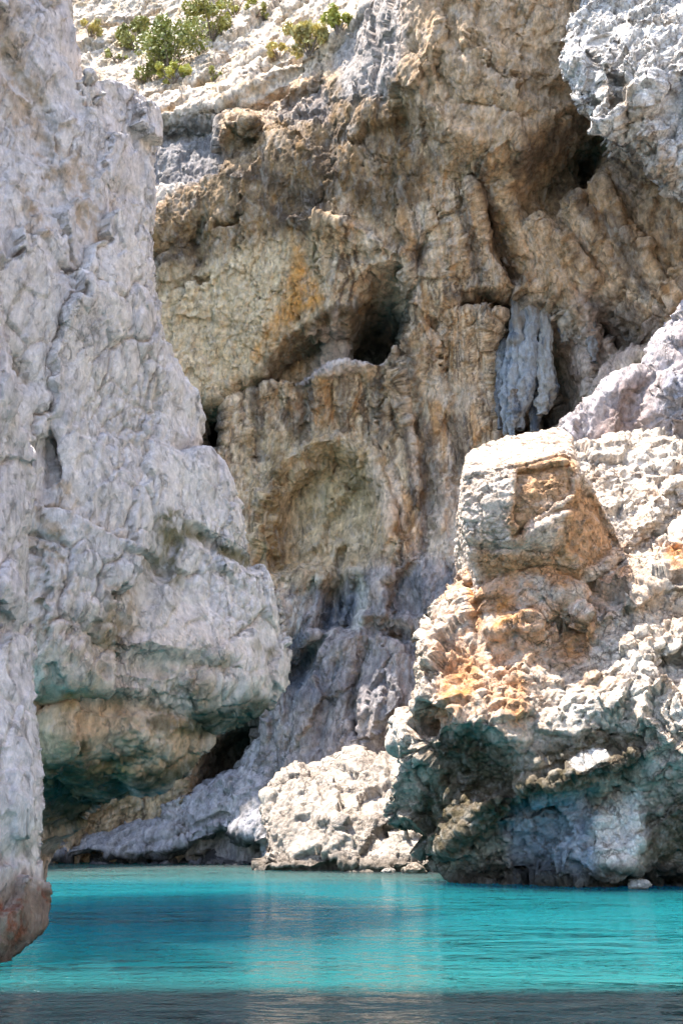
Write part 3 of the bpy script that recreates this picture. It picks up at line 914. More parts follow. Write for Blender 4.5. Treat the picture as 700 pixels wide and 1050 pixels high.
# ---------------------------------------------------------------- sunlit outcrop on the right
O = Mass("rock_outcrop", [
    (420, 750, 31.5), (395, 845, 32.5), (450, 880, 32), (500, 905, 31.4), (600, 908, 30.6), (700, 908, 30), (850, 908, 29),
    (450, 800, 30.9), (480, 830, 30.5), (530, 830, 30.2), (570, 850, 30.1), (630, 812, 30.5), (608, 890, 29.3), (635, 892, 29.0), (655, 890, 29.2), (632, 852, 29.8), (690, 850, 29.4), (560, 800, 29.6),
    (470, 745, 29.2), (520, 762, 28.7), (600, 760, 29.2), (645, 768, 29.3), (700, 750, 28.0), (850, 740, 26), (500, 795, 29.9),
    (440, 690, 31.0), (480, 680, 30.4), (560, 670, 29.9), (640, 660, 29.7), (700, 640, 29.6), (850, 640, 28.6),
    (455, 620, 32.4), (500, 600, 31.4), (560, 610, 30.9), (530, 585, 31.2), (590, 595, 31.4), (640, 580, 31.8), (700, 560, 32), (850, 560, 31.5), (480, 570, 32.8),
    (600, 520, 33.8), (660, 500, 34.2), (700, 470, 35.4), (640, 450, 37), (720, 430, 37.2), (850, 420, 38), (500, 520, 34), (560, 450, 36),
], [(500, 540), (540, 500), (585, 452), (612, 452), (650, 444), (672, 436), (720, 420), (850, 400), (850, 925), (640, 925), (560, 925), (490, 914), (470, 893), (446, 881), (428, 862), (392, 848), (400, 800), (418, 777), (408, 764), (412, 740), (444, 746),
    (434, 720), (432, 680), (440, 640), (455, 608), (472, 578)], back=46, taper=0.55, R=0.7, voxel=0.05, centre=(800, 650), edge_wobble=0.2, seed=14)
O.poly([(455, 752), (480, 745), (515, 760), (540, 800), (520, 825), (480, 815), (460, 790)], 0.9, 0.25)          # dark hollow
O.line([(455, 868), (480, 845), (530, 815), (580, 800), (640, 775)], -0.9, 0.35)                                 # slanting ledge
O.line([(560, 812), (600, 790), (650, 770)], -0.5, 0.35)
O.vee([(455, 880), (500, 850), (540, 828), (600, 805)], 0.9, 0.35)
O.poly([(410, 800), (440, 775), (480, 790), (475, 830), (440, 860), (400, 850)], 0.6, 0.4)
O.poly([(612, 830), (650, 815), (660, 850), (655, 900), (610, 900), (605, 860)], -0.2, 0.2)
O.poly([(525, 845), (545, 822), (608, 800), (612, 860), (600, 900), (530, 900)], 0.5, 0.2)
O.poly([(540, 630), (560, 610), (595, 640), (590, 700), (560, 690)], 0.4, 0.2)
O.poly([(478, 600), (492, 592), (500, 640), (488, 655)], 0.5, 0.15)
O.poly([(556, 582), (582, 580), (584, 610), (560, 612)], 0.5, 0.12)
O.line([(500, 650), (540, 640), (580, 610)], -0.5, 0.3)
O.line([(600, 640), (650, 615), (700, 590)], -0.4, 0.3)
O.poly([(672, 680), (700, 660), (720, 690), (700, 720)], 1.0, 0.25)
O.vee([(640, 580), (680, 545), (720, 520)], 0.6, 0.5)
O.line([(660, 540), (690, 500)], -0.4, 0.3)
O.poly([(668, 520), (690, 500), (710, 520), (690, 545)], 0.5, 0.2)
O.vee([(470, 900), (500, 905), (560, 908), (700, 911)], 1.8, 0.32)
O.poly([(612, 740), (640, 735), (660, 775), (640, 800), (615, 780)], 0.4, 0.2)
O.build()
crag(O, sizes=(2.8, 1.3, 0.5, 0.22), slopes=(0.22, 0.34, 0.3, 0.3), steps=(0.04, 0.07, 0.07, 0.08), stretch=(1.3, 1, 0.9), dip=24, seed=75, lump=0.05, crack=0.25, pit=0.04, hole=0.22, hole_size=0.4, grit=0.02)
V = O.V


def outcrop_colour(M, V):
    nm = fbm(V, 1.3, 541, 5, 0.6)
    nf = fbm(V, 0.35, 542, 4, 0.65)
    col = np.tile(np.array((0.63, 0.54, 0.45), dtype=np.float32), (len(V), 1))
    col = mix(col, (0.72, 0.66, 0.59), ss(-0.1, 0.5, nm) * 0.8)
    col = mix(col, (0.50, 0.33, 0.22), ss(0.15, 0.6, -nm + 0.4 * nf) * 0.7)
    col = mix(col, (0.30, 0.21, 0.16), ss(0.3, 0.6, fbm(V, 0.6, 543, 4, 0.65)) * 0.5)
    return col, nm, nf


col, nm, nf = outcrop_colour(O, V)
orn = np.maximum.reduce([O.cblob(486, 625, 8, 32, 0, 0.4, 0.4, 90), O.cblob(570, 596, 16, 16, 0, 0.4, 0.4, 91), O.cblob(592, 660, 14, 22, 20, 0.4, 0.5, 92), O.cblob(525, 585, 50, 16, -10, 0.4, 0.5, 93),
                         O.cblob(525, 640, 30, 10, -20, 0.4, 0.5, 94), O.cblob(690, 575, 14, 25, 20, 0.4, 0.5, 95), O.cblob(470, 700, 20, 40, 10, 0.5, 0.6, 96), O.cblob(530, 720, 12, 25, 0, 0.5, 0.6, 97), O.cblob(515, 615, 14, 22, 0, 0.4, 0.5, 98)])
col = mix(col, (0.58, 0.25, 0.07), orn * (0.85 + 0.4 * nf))
peach = O.cpoly([(440, 745), (432, 680), (470, 580), (560, 560), (640, 580), (620, 650), (560, 700), (540, 750)], 0.8, 0.8, 130)
col = mix(col, (0.66, 0.38, 0.22), peach * ss(-0.35, 0.25, nm + 0.5 * nf) * 0.85)
pinkish = O.cblob(690, 640, 80, 60, 0, 0.6, 0.7, 131)
col = mix(col, (0.62, 0.45, 0.33), pinkish * ss(0.0, 0.4, -nm + 0.5 * nf) * 0.6)
wet = O.cpoly([(380, 930), (400, 790), (440, 775), (455, 748), (520, 760), (560, 765), (640, 765), (670, 790), (720, 800), (860, 780), (860, 940)], 0.5, 0.5, 99)
col = mix(col, (0.38, 0.32, 0.25), wet * 0.85)
alg = np.maximum.reduce([O.cline([(455, 870), (500, 840), (560, 805), (640, 775)], 0.5, 0.5, 100), O.cpoly([(445, 750), (500, 745), (550, 790), (520, 840), (455, 880), (400, 860), (440, 800)], 0.3, 0.4, 101), O.cblob(690, 860, 28, 40, 0, 0.4, 0.5, 102),
                         O.cblob(590, 770, 60, 18, -8, 0.5, 0.5, 107)])
col = mix(col, (0.075, 0.06, 0.03), alg * (0.85 + 0.4 * nf))
bl = O.cpoly([(520, 850), (540, 822), (605, 812), (608, 870), (600, 900), (530, 900)], 0.3, 0.3, 103)
col = mix(col, (0.36, 0.44, 0.56), bl * 0.85)
wh = np.maximum(O.cpoly([(606, 838), (650, 812), (658, 850), (650, 885), (612, 885)], 0.25, 0.3, 104), O.cline([(585, 785), (610, 772)], 0.25, 0.3, 105))
col = mix(col, (0.86, 0.84, 0.80), wh * 0.95)  # sunlit patch painted into the stone as white
tide_and_shade = ss(0.95, 0.35, V[:, 2] + 0.3 * nm)
col = mix(col, (0.05, 0.045, 0.04), tide_and_shade * 0.85)
col *= (1 + 0.22 * nf)[:, None]
outcrop = O.finish(col, ROCK_SUN)
tag(outcrop, "big sunlit orange and white rock outcrop on the right, crumbly above and dark green below", "rock")

# the square block crowning the outcrop
K = Mass("rock_block", [
    (478, 488, 30.4), (500, 464, 32.4), (520, 452, 33.6), (570, 444, 33.8), (584, 456, 32.6), (482, 500, 30.0), (482, 550, 30.1), (526, 484, 29.4), (528, 520, 29.3), (582, 474, 29.3), (586, 500, 29.2), (530, 552, 29.5), (560, 556, 29.5),
    (592, 500, 29.8), (612, 522, 31.0), (636, 562, 32.2), (590, 585, 30.3), (606, 550, 30.4), (530, 476, 29.9), (575, 466, 29.9), (500, 492, 29.7), (505, 540, 29.8),
    (500, 592, 31.0), (540, 590, 30.8), (580, 596, 30.9), (520, 572, 30.2), (560, 574, 30.2),
], [(474, 490), (477, 468), (498, 456), (522, 449), (550, 443), (570, 439), (587, 449), (594, 480), (616, 515), (640, 562), (630, 582), (596, 602), (560, 612), (520, 612), (492, 606), (480, 560), (473, 524)],
    back=36.5, taper=0.8, R=0.12, voxel=0.04, centre=(560, 540), edge_wobble=0.07, seed=17)
K.poly([(528, 482), (584, 474), (588, 506), (548, 530), (536, 546), (526, 532)], 0.4, 0.05)
K.poly([(594, 488), (612, 513), (636, 562), (604, 582), (582, 560), (588, 520)], 0.35, 0.08)
K.vee([(530, 548), (560, 526), (590, 514)], 0.35, 0.2)
K.poly([(472, 492), (478, 464), (522, 447), (572, 438), (588, 450), (588, 470), (530, 479), (490, 490)], -0.18, 0.06)
K.vee([(478, 558), (530, 562), (575, 566)], 0.3, 0.15)
K.build()
crag(K, sizes=(1.6, 0.7, 0.26), slopes=(0.05, 0.1, 0.22), steps=(0.015, 0.03, 0.06), stretch=(1.3, 1, 0.9), dip=10, seed=81, lump=0.03, crack=0.08, pit=0.05, hole=0.1, hole_size=0.35, grit=0.02)
V = K.V
col, nm, nf = outcrop_colour(K, V)
orn = np.maximum(K.cpoly([(525, 478), (586, 470), (590, 505), (545, 528), (532, 556), (522, 545)], 0.2, 0.25, 106), K.cpoly([(588, 490), (615, 515), (636, 562), (600, 588), (560, 575)], 0.2, 0.2, 108))
orn = np.maximum(orn, K.cpoly([(490, 566), (560, 566), (600, 584), (590, 606), (500, 608)], 0.2, 0.2, 109))
col = mix(col, (0.68, 0.53, 0.42), 0.5 * np.ones(len(V)))
col = mix(col, (0.56, 0.31, 0.15), orn * 0.85)
col *= (1 + 0.22 * nf)[:, None]
K.finish(col, ROCK_SUN, outcrop)

# ---------------------------------------------------------------- boulder at the water's edge, centre
C_ = Mass("boulder", [(262, 893, 42), (350, 895, 41), (440, 895, 40), (268, 820, 43.5), (340, 790, 45), (400, 790, 44.5), (450, 800, 43), (300, 850, 42.3), (350, 850, 42), (400, 860, 41.3), (430, 840, 42)],
          [(263, 905), (263, 850), (268, 812), (284, 796), (305, 786), (330, 778), (372, 774), (400, 778), (425, 766), (450, 780), (455, 905)], back=49, taper=0.6, R=0.7, voxel=0.075, centre=(360, 880), edge_wobble=0.25, seed=21)
C_.vee([(372, 880), (385, 862), (405, 850)], 0.6, 0.4)
C_.line([(335, 840), (370, 835), (410, 830)], -0.3, 0.4)
C_.vee([(263, 893), (350, 894), (440, 895)], 0.6, 0.2)
C_.build()
crag(C_, sizes=(3.0, 1.3, 0.5, 0.22), slopes=(0.26, 0.26, 0.16, 0.15), steps=(0.05, 0.05, 0.04, 0.04), stretch=(1.2, 1, 1), dip=-20, seed=93, lump=0.05, crack=0.25, pit=0.03, hole=0.06, hole_size=0.5, grit=0.015)
V = C_.V
nm = fbm(V, 1.3, 551, 5, 0.6)
nf = fbm(V, 0.35, 552, 4, 0.65)
col = np.tile(np.array((0.40, 0.345, 0.295), dtype=np.float32), (len(V), 1))
col = mix(col, (0.48, 0.43, 0.37), ss(0, 0.5, nm) * 0.8)
col = mix(col, (0.27, 0.22, 0.18), ss(0.2, 0.6, -nm + 0.4 * nf) * 0.6)
col = mix(col, (0.12, 0.10, 0.08), ss(0.75, 0.25, V[:, 2] + 0.3 * nm) * 0.85)
col *= (1 + 0.2 * nf)[:, None]
o = C_.finish(col, ROCK_BOULDER)
tag(o, "broad sunlit cream boulder at the water's edge in the middle", "boulder")

# ---------------------------------------------------------------- low shelf at the back left
S = Mass("rock_shelf", [(20, 890, 50), (100, 890, 49.5), (200, 888, 48.5), (270, 888, 47.5), (60, 850, 51.5), (120, 835, 51.5), (200, 815, 50.5), (250, 770, 50), (262, 740, 50.5), (200, 850, 49.3), (120, 870, 50), (250, 840, 48.6)],
         [(0, 897), (0, 880), (48, 862), (58, 850), (85, 838), (112, 828), (150, 816), (190, 808), (222, 802), (245, 785), (262, 745), (275, 735), (280, 897)], back=56, taper=0.8, R=0.6, voxel=0.085, centre=(200, 880), edge_wobble=0.2, seed=24)
S.poly([(45, 892), (50, 880), (90, 874), (140, 878), (190, 868), (225, 850), (262, 862), (266, 892)], 2.2, 0.15)
S.vee([(150, 868), (200, 852), (222, 838), (240, 842)], 0.5, 0.35)
S.build()
crag(S, sizes=(2.6, 1.1, 0.5), slopes=(0.18, 0.25, 0.3), steps=(0.05, 0.06, 0.08), stretch=(1.5, 1, 1), dip=20, seed=101, lump=0.2, crack=0.2, pit=0.07, hole=0.08, grit=0.02)
V = S.V
nm = fbm(V, 1.8, 561, 5, 0.6)
nf = fbm(V, 0.5, 562, 4, 0.65)
col = np.tile(np.array((0.33, 0.325, 0.35), dtype=np.float32), (len(V), 1))
col = mix(col, (0.42, 0.40, 0.40), ss(0, 0.5, nm) * 0.8)
col = mix(col, (0.20, 0.185, 0.18), ss(0.1, 0.5, fbm(V, np.array([0.8, 1, 3.0]), 563, 4, 0.6)) * 0.6)
tide_and_shade = S.cpoly([(40, 900), (45, 880), (90, 874), (140, 878), (190, 868), (225, 850), (262, 862), (268, 900)], 0.2, 0.3, 110)
col = mix(col, (0.035, 0.033, 0.035), tide_and_shade * 0.92)  # wet line, and shade of the undercut slot painted near black
col *= (1 + 0.2 * nf)[:, None]
o = S.finish(col, ROCK)
tag(o, "low lilac rock shelf at the far waterline below the undercut buttress", "rock")

# ---------------------------------------------------------------- white lobe top right
U = Mass("rock_overhang", [(590, -70, 40), (590, 40, 35.4), (600, 100, 34.6), (640, 60, 34.0), (640, 120, 34.2), (690, 140, 34), (690, 60, 33.6), (690, -70, 40), (850, 60, 31.5), (850, 180, 32.5), (850, -70, 40), (630, 0, 37), (720, 170, 34.2)],
         [(588, -70), (591, 0), (582, 28), (576, 50), (578, 72), (590, 92), (606, 112), (616, 124), (634, 122), (650, 132), (662, 148), (680, 166), (695, 172), (720, 185), (850, 200), (850, -70)],
         back=42, taper=0.35, R=0.8, voxel=0.055, centre=(830, 40), edge_wobble=0.3, seed=27)
U.line([(628, 40), (634, 80), (648, 120)], 0.9, 0.25)
U.line([(600, 20), (612, 60), (610, 100)], 0.5, 0.3)
U.line([(660, 40), (672, 70), (660, 110)], -0.5, 0.35)
U.line([(650, 20), (700, 30)], 0.5, 0.3)
U.blob(690, 110, 18, 30, 0.6)
U.blob(620, 60, 16, 22, -0.4)
U.build()
crag(U, sizes=(2.2, 0.95, 0.42, 0.22), slopes=(0.28, 0.38, 0.4, 0.35), steps=(0.06, 0.08, 0.1, 0.1), stretch=(1, 1, 1.6), dip=-25, seed=111, lump=0.2, crack=0.25, pit=0.06, hole=0.3, hole_size=0.6, grit=0.02)
V = U.V
nm = fbm(V, 1.3, 571, 5, 0.6)
nf = fbm(V, 0.35, 572, 4, 0.65)
col = np.tile(np.array((0.64, 0.60, 0.56), dtype=np.float32), (len(V), 1))
col = mix(col, (0.72, 0.69, 0.66), ss(-0.1, 0.4, nm) * 0.8)
col = mix(col, (0.36, 0.34, 0.36), ss(0.2, 0.6, fbm(V, np.array([0.6, 0.8, 2.0]), 573, 4, 0.65)) * 0.6)
und = U.cline([(625, 85), (640, 110), (662, 140), (690, 172)], 0.5, 0.5, 112)
col = mix(col, (0.36, 0.25, 0.15), und * 0.6)
col *= (1 + 0.2 * nf)[:, None]
o = U.finish(col, ROCK_SUN)
tag(o, "white sunlit rock overhang bulging in at the top right corner", "rock")

# ---------------------------------------------------------------- mauve slab behind the outcrop
M_ = Mass("rock_slab", [(565, 450, 39), (620, 400, 38), (660, 380, 37.2), (640, 440, 37), (700, 320, 37), (690, 400, 36.3), (820, 250, 36), (820, 480, 36), (600, 470, 38)],
          [(560, 490), (562, 452), (580, 432), (602, 408), (628, 384), (650, 375), (668, 370), (674, 345), (690, 318), (705, 292), (760, 240), (820, 220), (820, 490)], back=46, taper=0.6, R=0.6, voxel=0.075, centre=(760, 450), edge_wobble=0.2, seed=29)
M_.line([(672, 372), (650, 420), (640, 450)], 0.5, 0.4)
M_.poly([(672, 395), (690, 388), (715, 392), (715, 430), (690, 445), (676, 430)], -0.8, 0.3)
M_.build()
crag(M_, sizes=(2.6, 1.1, 0.4), slopes=(0.2, 0.25, 0.3), steps=(0.05, 0.06, 0.08), stretch=(1.4, 1, 1), dip=35, seed=121, lump=0.2, crack=0.12, pit=0.07, hole=0.08, flute=0.06, grit=0.02)
V = M_.V
nm = fbm(V, 1.5, 581, 5, 0.6)
nf = fbm(V, 0.4, 582, 4, 0.65)
col = np.tile(np.array((0.40, 0.35, 0.35), dtype=np.float32), (len(V), 1))
col = mix(col, (0.46, 0.44, 0.47), ss(0, 0.5, nm) * 0.8)
mau = M_.cpoly([(600, 460), (635, 395), (665, 385), (660, 450), (640, 470)], 0.5, 0.4, 113)
col = mix(col, (0.24, 0.16, 0.13), mau * 0.8)
bs = M_.cblob(695, 405, 20, 22, 0, 0.4, 0.3, 114)
col = mix(col, (0.25, 0.27, 0.33), bs * 0.7)
col *= (1 + 0.2 * nf)[:, None]
o = M_.finish(col, ROCK)
tag(o, "mauve brown slanting rock slab wedged behind the sunlit outcrop", "rock")


# ---------------------------------------------------------------- stalactites (parts of the cliff)
def tube(name, path, mat_, col_, parent, seed, voxel_n=28):
    """Lumpy dripstone column along a path of (point, rx, ry)."""
    pts = np.array([p for p, _, _ in path])
    rr = np.array([(a, b) for _, a, b in path])
    t = np.linspace(0, len(path) - 1, 90)
    k = np.arange(len(path))
    P_ = np.stack([np.interp(t, k, pts[:, i]) for i in range(3)], 1)
    R_ = np.stack([np.interp(t, k, rr[:, i]) for i in range(2)], 1)
    for _ in range(6):
        P_[1:-1] = (P_[:-2] + 2 * P_[1:-1] + P_[2:]) / 4
        R_[1:-1] = (R_[:-2] + 2 * R_[1:-1] + R_[2:]) / 4
    n = voxel_n * 2
    th = np.linspace(0, 2 * math.pi, n, endpoint=False)
    Vx = P_[:, None, 0] + R_[:, None, 0] * np.cos(th)[None]
    Vy = P_[:, None, 1] + R_[:, None, 1] * np.sin(th)[None]
    Vz = np.repeat(P_[:, 2][:, None], n, 1)
    V = np.stack([Vx, Vy, Vz], -1).reshape(-1, 3).astype(np.float32)
    Nn = np.stack([np.repeat(np.cos(th)[None], 90, 0), np.repeat(np.sin(th)[None], 90, 0), np.zeros((90, n))], -1).reshape(-1, 3)
    d = 0.12 * ridged(V, np.array([0.4, 0.4, 3.0]), seed, 3) + 0.26 * fbm(V, 0.7, seed + 4, 5, 0.65)
    V = V + Nn * d[:, None]
    i, j = np.meshgrid(np.arange(89), np.arange(n), indexing='ij')
    a, b = i * n + j, i * n + (j + 1) % n
    q = np.stack([a, b, b + n, a + n], -1).reshape(-1, 4)
    me = mesh_from(name, V, q)
    c = np.tile(np.array(col_, dtype=np.float32), (len(V), 1))
    s1 = fbm(V, np.array([0.35, 0.35, 4.0]), seed + 8, 3, 0.6)
    c = mix(c, (0.55, 0.58, 0.60), ss(0.05, 0.4, s1) * 0.7)
    c = mix(c, (0.10, 0.13, 0.18), ss(0.05, 0.4, -s1) * 0.85)
    c = mix(c, (0.42, 0.35, 0.25), ss(0.2, 0.6, fbm(V, 1.2, seed + 9, 3)) * 0.6)
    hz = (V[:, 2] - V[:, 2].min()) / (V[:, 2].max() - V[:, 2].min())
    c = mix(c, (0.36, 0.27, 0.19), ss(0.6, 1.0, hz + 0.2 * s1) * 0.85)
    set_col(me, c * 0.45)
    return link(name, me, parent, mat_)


def drip(spec, Y, colr, seed):
    tube("stalactite", [(at(px, py, Y + dy), r * 0.98 * Y / F, r * 0.75 * Y / F) for px, py, r, dy in spec], ROCK_PLAIN, colr, cliff, seed)


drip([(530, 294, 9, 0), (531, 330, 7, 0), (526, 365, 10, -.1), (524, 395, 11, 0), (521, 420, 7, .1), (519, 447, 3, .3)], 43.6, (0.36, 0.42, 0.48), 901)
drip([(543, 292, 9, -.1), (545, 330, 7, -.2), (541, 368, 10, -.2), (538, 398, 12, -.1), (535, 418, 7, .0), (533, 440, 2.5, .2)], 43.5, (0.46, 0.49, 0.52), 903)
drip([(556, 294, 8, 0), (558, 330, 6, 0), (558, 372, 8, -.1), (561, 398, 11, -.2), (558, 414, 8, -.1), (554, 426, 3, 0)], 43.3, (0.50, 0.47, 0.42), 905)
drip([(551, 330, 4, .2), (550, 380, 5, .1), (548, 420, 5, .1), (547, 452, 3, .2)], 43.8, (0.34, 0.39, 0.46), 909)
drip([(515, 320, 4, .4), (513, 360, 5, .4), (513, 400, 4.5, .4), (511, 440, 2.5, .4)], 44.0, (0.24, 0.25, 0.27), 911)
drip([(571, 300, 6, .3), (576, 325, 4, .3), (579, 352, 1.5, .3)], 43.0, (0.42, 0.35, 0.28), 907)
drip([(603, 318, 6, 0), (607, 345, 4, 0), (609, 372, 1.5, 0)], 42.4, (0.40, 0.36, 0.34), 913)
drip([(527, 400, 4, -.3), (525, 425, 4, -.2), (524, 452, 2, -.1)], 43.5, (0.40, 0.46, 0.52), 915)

# ---------------------------------------------------------------- loose stones at the waterline
def stone(px, py, Y, r, label, colr, seed, flat=0.65):
    import bmesh
    bm = bmesh.new()
    bmesh.ops.create_icosphere(bm, subdivisions=5, radius=1)
    me = bpy.data.meshes.new("stone")
    bm.to_mesh(me)
    bm.free()
    n = len(me.vertices)
    V = np.empty(n * 3, dtype=np.float32)
    me.vertices.foreach_get("co", V)
    V = V.reshape(-1, 3)
    N0 = V.copy()
    f, e, _ = facets(V + seed, 0.9, seed, 0.8, 0.3)
    V = V + N0 * (0.35 * f + 0.1 * fbm(V + seed, 0.5, seed, 4))[:, None]
    V = V * np.array([r, r * 0.8, r * flat])
    c = at(px, py, Y)
    V = V + c
    me.vertices.foreach_set("co", V.astype(np.float32).ravel())
    me.polygons.foreach_set("use_smooth", np.ones(len(me.polygons), dtype=bool))
    me.update()
    cc = np.tile(np.array(colr, dtype=np.float32), (n, 1)) * (1 + 0.3 * fbm(V, 0.3, seed + 3, 3))[:, None]
    set_col(me, cc)
    o = link("stone", me, None, ROCK_SUN)
    tag(o, label, "stone")
    return o


stone(449, 888, 38.0, 0.28, "small white stone at the waterline between the boulder and the outcrop", (0.6, 0.59, 0.57), 301)
stone(655, 907, 29.3, 0.33, "small pale stone at the waterline under the white patch of the outcrop", (0.58, 0.57, 0.54), 302, 0.5)
stone(478, 899, 34.6, 0.3, "dark wet stone at the waterline in front of the outcrop's green hollow", (0.12, 0.11, 0.09), 304, 0.6)
stone(398, 894, 40.0, 0.24, "small grey stone at the waterline in front of the cream boulder", (0.34, 0.31, 0.28), 305, 0.6)
stone(425, 893, 39.5, 0.42, "brownish stone at the waterline against the boulder's right foot", (0.30, 0.25, 0.2), 303)


# ---------------------------------------------------------------- shrubs on the sunny slope
def leaf_material(name, c):
    m = plain_material(name, c, 0.6, 0.45, 1.8)
    b = m.node_tree.nodes["Principled BSDF"]
    return m


GREEN = leaf_material("leaf_green", (0.27, 0.29, 0.09))
OLIVE = leaf_material("leaf_olive", (0.33, 0.33, 0.11))
LIGHT = leaf_material("leaf_yellow_green", (0.42, 0.42, 0.10))
DRY = leaf_material("dry_grass", (0.52, 0.45, 0.18))
WOOD = plain_material("bark", (0.16, 0.12, 0.09))


def bm_stem(base, tips, r):
    V, Fq = [], []
    for tip in tips:
        b0 = len(V)
        d = np.array(tip) - base
        for k in range(5):
            t = k / 4
            c = base + d * t + np.array([math.sin(t * 5 + tip[0]) * 0.05, math.cos(t * 4 + tip[2]) * 0.05, 0])
            rr = r * (1 - 0.75 * t)
            for j in range(5):
                a = j * 2 * math.pi / 5
                V.append((c[0] + rr * math.cos(a), c[1] + rr * math.sin(a), c[2]))
        for k in range(4):
            for j in range(5):
                Fq.append((b0 + k * 5 + j, b0 + k * 5 + (j + 1) % 5, b0 + (k + 1) * 5 + (j + 1) % 5, b0 + (k + 1) * 5 + j))
    return np.array(V), np.array(Fq)


def shrub(name, px, py, rx, ry, label, cat, mat_, n, leaf, seed, clumps=9, group=None):
    r = np.random.default_rng(seed)
    base = B_surface(px, py + ry)
    Y = base[1] - 0.1
    S_ = Y / F / 0.75
    w, h = rx * S_, ry * S_
    root = bpy.data.objects.new(name, None)
    root.location = base
    scene.collection.objects.link(root)
    tag(root, label, cat, group)
    cc = np.stack([r.uniform(-.75, .75, clumps) * w, r.uniform(-.7, .5, clumps) * w * 0.8, r.uniform(0.5, 1.55, clumps) * h], 1)
    rad = r.uniform(0.16, 0.34, clumps) * min(w, h * 1.2)
    per = n // clumps
    cent = np.repeat(cc, per, 0)
    dirs = r.normal(size=(len(cent), 3))
    dirs /= np.linalg.norm(dirs, axis=1)[:, None]
    cent = cent + dirs * (np.repeat(rad, per) * r.uniform(0.25, 1.05, len(cent)) ** 0.5)[:, None]
    cent[:, 2] = np.maximum(cent[:, 2], 0.05)
    a = r.normal(size=cent.shape)
    a /= np.linalg.norm(a, axis=1)[:, None]
    b = np.cross(a, r.normal(size=cent.shape))
    b /= np.linalg.norm(b, axis=1)[:, None]
    L = leaf * r.uniform(0.6, 1.4, len(cent))[:, None]
    q = np.stack([cent - a * L, cent - b * L * 0.45, cent + a * L, cent + b * L * 0.45], 1).reshape(-1, 3)
    me = mesh_from("foliage", q, np.arange(len(q)).reshape(-1, 4), False)
    link("foliage", me, root, mat_)
    V, Fq = bm_stem(np.zeros(3), [tuple(c) for c in cc], 0.05)
    link("stem", mesh_from("stem", V, Fq), root, WOOD)
    return root


from mathutils.bvhtree import BVHTree
_dg = bpy.context.evaluated_depsgraph_get()
_trees = {}


def hit(o, px, py):
    if o.name not in _trees:
        _trees[o.name] = BVHTree.FromObject(o, _dg)
    p1 = at(px, py, 10.0)
    d = Vector(p1) - Vector((0, 0, CAM_H))
    h, nrm, i, dist = _trees[o.name].ray_cast(Vector((0, 0, CAM_H)), d.normalized(), 300)
    return np.array(h) if h is not None else at(px, py, 55)


def B_surface(px, py):
    return hit(cliff, px, py)


bpy.context.view_layer.update()
_dg = bpy.context.evaluated_depsgraph_get()
G_ = "shrubs on the sunny slope"
shrub("shrub", 172, 46, 40, 36, "largest green shrub on the bleached slope at the top left", "shrub", GREEN, 3600, 0.15, 1, 26, G_)
shrub("shrub", 140, 34, 26, 18, "olive green shrub left of the largest one on the bleached slope", "shrub", OLIVE, 1500, 0.15, 2, 14, G_)
shrub("shrub", 216, 20, 36, 22, "olive shrub to the upper right of the largest one", "shrub", OLIVE, 2200, 0.15, 3, 18, G_)
shrub("shrub", 240, 4, 28, 14, "yellow green shrub at the picture's top edge", "shrub", LIGHT, 1400, 0.15, 4, 12, G_)
shrub("shrub", 177, 72, 20, 14, "light green low shrub just below the largest one", "shrub", LIGHT, 1000, 0.13, 5, 10, G_)
shrub("shrub", 219, 75, 9, 9, "smallest round green shrub alone on the pale ledge", "shrub", OLIVE, 420, 0.12, 6, 6, G_)
shrub("grass_tuft", 316, 34, 26, 24, "yellowish tuft of dry growth on the slope left of the grey lobe", "grass tuft", DRY, 1500, 0.17, 7, 16, "dry tufts")
shrub("grass_tuft", 346, 18, 18, 18, "bright yellow green tuft beside the grey rock at the top", "grass tuft", LIGHT, 900, 0.16, 8, 10, "dry tufts")
shrub("shrub", 262, 8, 16, 9, "pale dusty shrub between the top edge shrub and the dry tufts", "shrub", OLIVE, 600, 0.13, 10, 9, G_)
shrub("shrub", 120, 58, 13, 7, "tiny low olive shrub in the bleached scree left of the largest one", "shrub", OLIVE, 360, 0.12, 11, 7, G_)
shrub("grass_tuft", 285, 52, 14, 9, "straw coloured tuft on the ledge below the yellowish one", "grass tuft", DRY, 500, 0.14, 12, 8, "dry tufts")
shrub("grass_tuft", 92, 30, 14, 8, "small straw coloured tuft on the slope just right of the buttress top", "grass tuft", DRY, 420, 0.15, 9, 7, "dry tufts")

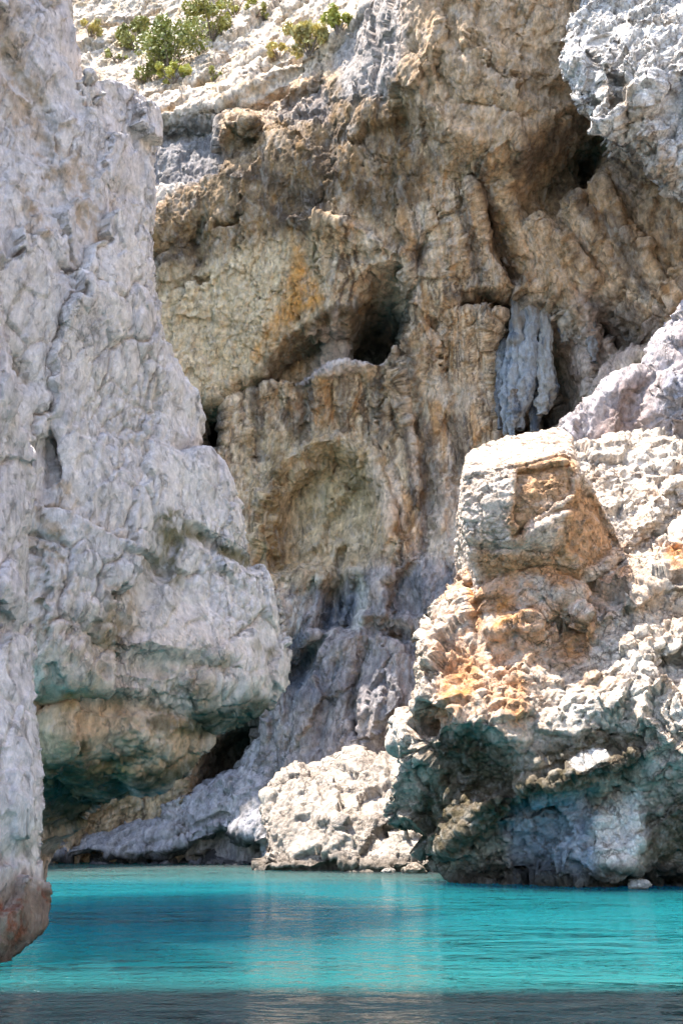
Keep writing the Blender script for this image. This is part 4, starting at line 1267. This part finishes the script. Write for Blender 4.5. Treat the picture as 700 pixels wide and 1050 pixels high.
# ---------------------------------------------------------------- water
def water_material():
    m = bpy.data.materials.new("turquoise_water")
    m.use_nodes = True
    N, L = m.node_tree.nodes, m.node_tree.links
    # light scattered back out of the depth of the water
    b = N["Principled BSDF"]
    b.inputs["Roughness"].default_value = 1.0
    b.inputs["Specular IOR Level"].default_value = 0.0
    b.subsurface_method = 'RANDOM_WALK'
    b.inputs["Subsurface Weight"].default_value = 1.0
    b.inputs["Subsurface Radius"].default_value = (0.3, 0.9, 1.0)
    b.inputs["Subsurface Scale"].default_value = 30.0
    deep = N.new("ShaderNodeBsdfDiffuse")
    deep.inputs["Color"].default_value = (0.002, 0.008, 0.012, 1)
    body = N.new("ShaderNodeMixShader")
    body.inputs[0].default_value = 0.115
    L.new(deep.outputs[0], body.inputs[1])
    L.new(b.outputs[0], body.inputs[2])
    gl = N.new("ShaderNodeBsdfGlossy")
    gl.inputs["Roughness"].default_value = 0.05
    fr = N.new("ShaderNodeFresnel")
    fr.inputs["IOR"].default_value = 1.17
    surf = N.new("ShaderNodeMixShader")
    L.new(fr.outputs[0], surf.inputs[0])
    L.new(body.outputs[0], surf.inputs[1])
    L.new(gl.outputs[0], surf.inputs[2])
    L.new(surf.outputs[0], N["Material Output"].inputs["Surface"])
    geo = N.new("ShaderNodeNewGeometry")
    mp = N.new("ShaderNodeMapping")
    mp.inputs["Scale"].default_value = (0.10, 0.22, 1)
    L.new(geo.outputs["Position"], mp.inputs["Vector"])
    n = N.new("ShaderNodeTexNoise")
    n.inputs["Scale"].default_value = 1.0
    n.inputs["Detail"].default_value = 4
    L.new(mp.outputs["Vector"], n.inputs["Vector"])
    sep = N.new("ShaderNodeSeparateXYZ")
    L.new(geo.outputs["Position"], sep.inputs[0])
    # pale sand bottom mid-cove; shade close to the viewer painted as a dark band
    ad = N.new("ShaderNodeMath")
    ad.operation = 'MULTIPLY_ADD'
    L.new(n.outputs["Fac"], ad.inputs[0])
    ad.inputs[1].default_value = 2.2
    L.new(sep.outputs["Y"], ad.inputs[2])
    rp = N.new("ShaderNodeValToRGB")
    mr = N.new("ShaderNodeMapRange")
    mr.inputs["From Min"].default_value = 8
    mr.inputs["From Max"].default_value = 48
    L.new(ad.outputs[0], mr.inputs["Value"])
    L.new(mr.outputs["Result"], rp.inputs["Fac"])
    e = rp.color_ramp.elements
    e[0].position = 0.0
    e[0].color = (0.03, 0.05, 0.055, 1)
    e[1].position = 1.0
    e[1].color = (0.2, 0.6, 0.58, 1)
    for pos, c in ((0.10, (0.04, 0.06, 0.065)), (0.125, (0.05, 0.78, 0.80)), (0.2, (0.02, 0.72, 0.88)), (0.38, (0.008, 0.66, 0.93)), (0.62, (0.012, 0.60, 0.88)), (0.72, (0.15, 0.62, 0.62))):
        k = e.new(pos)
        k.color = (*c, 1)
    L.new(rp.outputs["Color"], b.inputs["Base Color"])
    # ripples
    def waves(sx, sy, detail, rot=0.0):
        w = N.new("ShaderNodeMapping")
        w.inputs["Scale"].default_value = (sx, sy, 1)
        w.inputs["Rotation"].default_value = (0, 0, rot)
        L.new(geo.outputs["Position"], w.inputs["Vector"])
        t = N.new("ShaderNodeTexNoise")
        t.inputs["Scale"].default_value = 1
        t.inputs["Detail"].default_value = detail
        t.inputs["Roughness"].default_value = 0.55
        t.inputs["Distortion"].default_value = 0.6
        L.new(w.outputs["Vector"], t.inputs["Vector"])
        return t.outputs["Fac"]
    def madd(a, k, b_):
        q = N.new("ShaderNodeMath")
        q.operation = 'MULTIPLY_ADD'
        L.new(a, q.inputs[0])
        if isinstance(k, float):
            q.inputs[1].default_value = k
        else:
            L.new(k, q.inputs[1])
        if b_ is None:
            q.inputs[2].default_value = 0
        else:
            L.new(b_, q.inputs[2])
        return q.outputs[0]
    patch = N.new("ShaderNodeMapRange")
    patch.inputs["From Min"].default_value = 0.4
    patch.inputs["From Max"].default_value = 0.62
    patch.inputs["To Min"].default_value = 0.12
    patch.inputs["To Max"].default_value = 0.7
    L.new(waves(0.12, 0.35, 3, 0.1), patch.inputs["Value"])
    h = madd(waves(2.4, 5.0, 3, -0.2), patch.outputs["Result"], waves(0.75, 1.5, 3, 0.2))
    h = madd(waves(0.22, 0.55, 2, -0.1), 1.6, h)
    s = N.new("ShaderNodeMath")
    s.operation = 'ADD'
    L.new(h, s.inputs[0])
    s.inputs[1].default_value = 0
    bp = N.new("ShaderNodeBump")
    bp.inputs["Strength"].default_value = 0.75
    bp.inputs["Distance"].default_value = 0.25
    L.new(s.outputs[0], bp.inputs["Height"])
    L.new(bp.outputs["Normal"], gl.inputs["Normal"])
    L.new(bp.outputs["Normal"], fr.inputs["Normal"])
    return m


W = 600
D_ = -80
me = mesh_from("water", np.array([(-W, -W, 0), (W, -W, 0), (W, W, 0), (-W, W, 0), (-W, -W, D_), (W, -W, D_), (W, W, D_), (-W, W, D_)], dtype=float),
               np.array([[0, 1, 2, 3], [7, 6, 5, 4], [0, 4, 5, 1], [1, 5, 6, 2], [2, 6, 7, 3], [3, 7, 4, 0]]), False)
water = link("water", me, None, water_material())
tag(water, kind='structure')
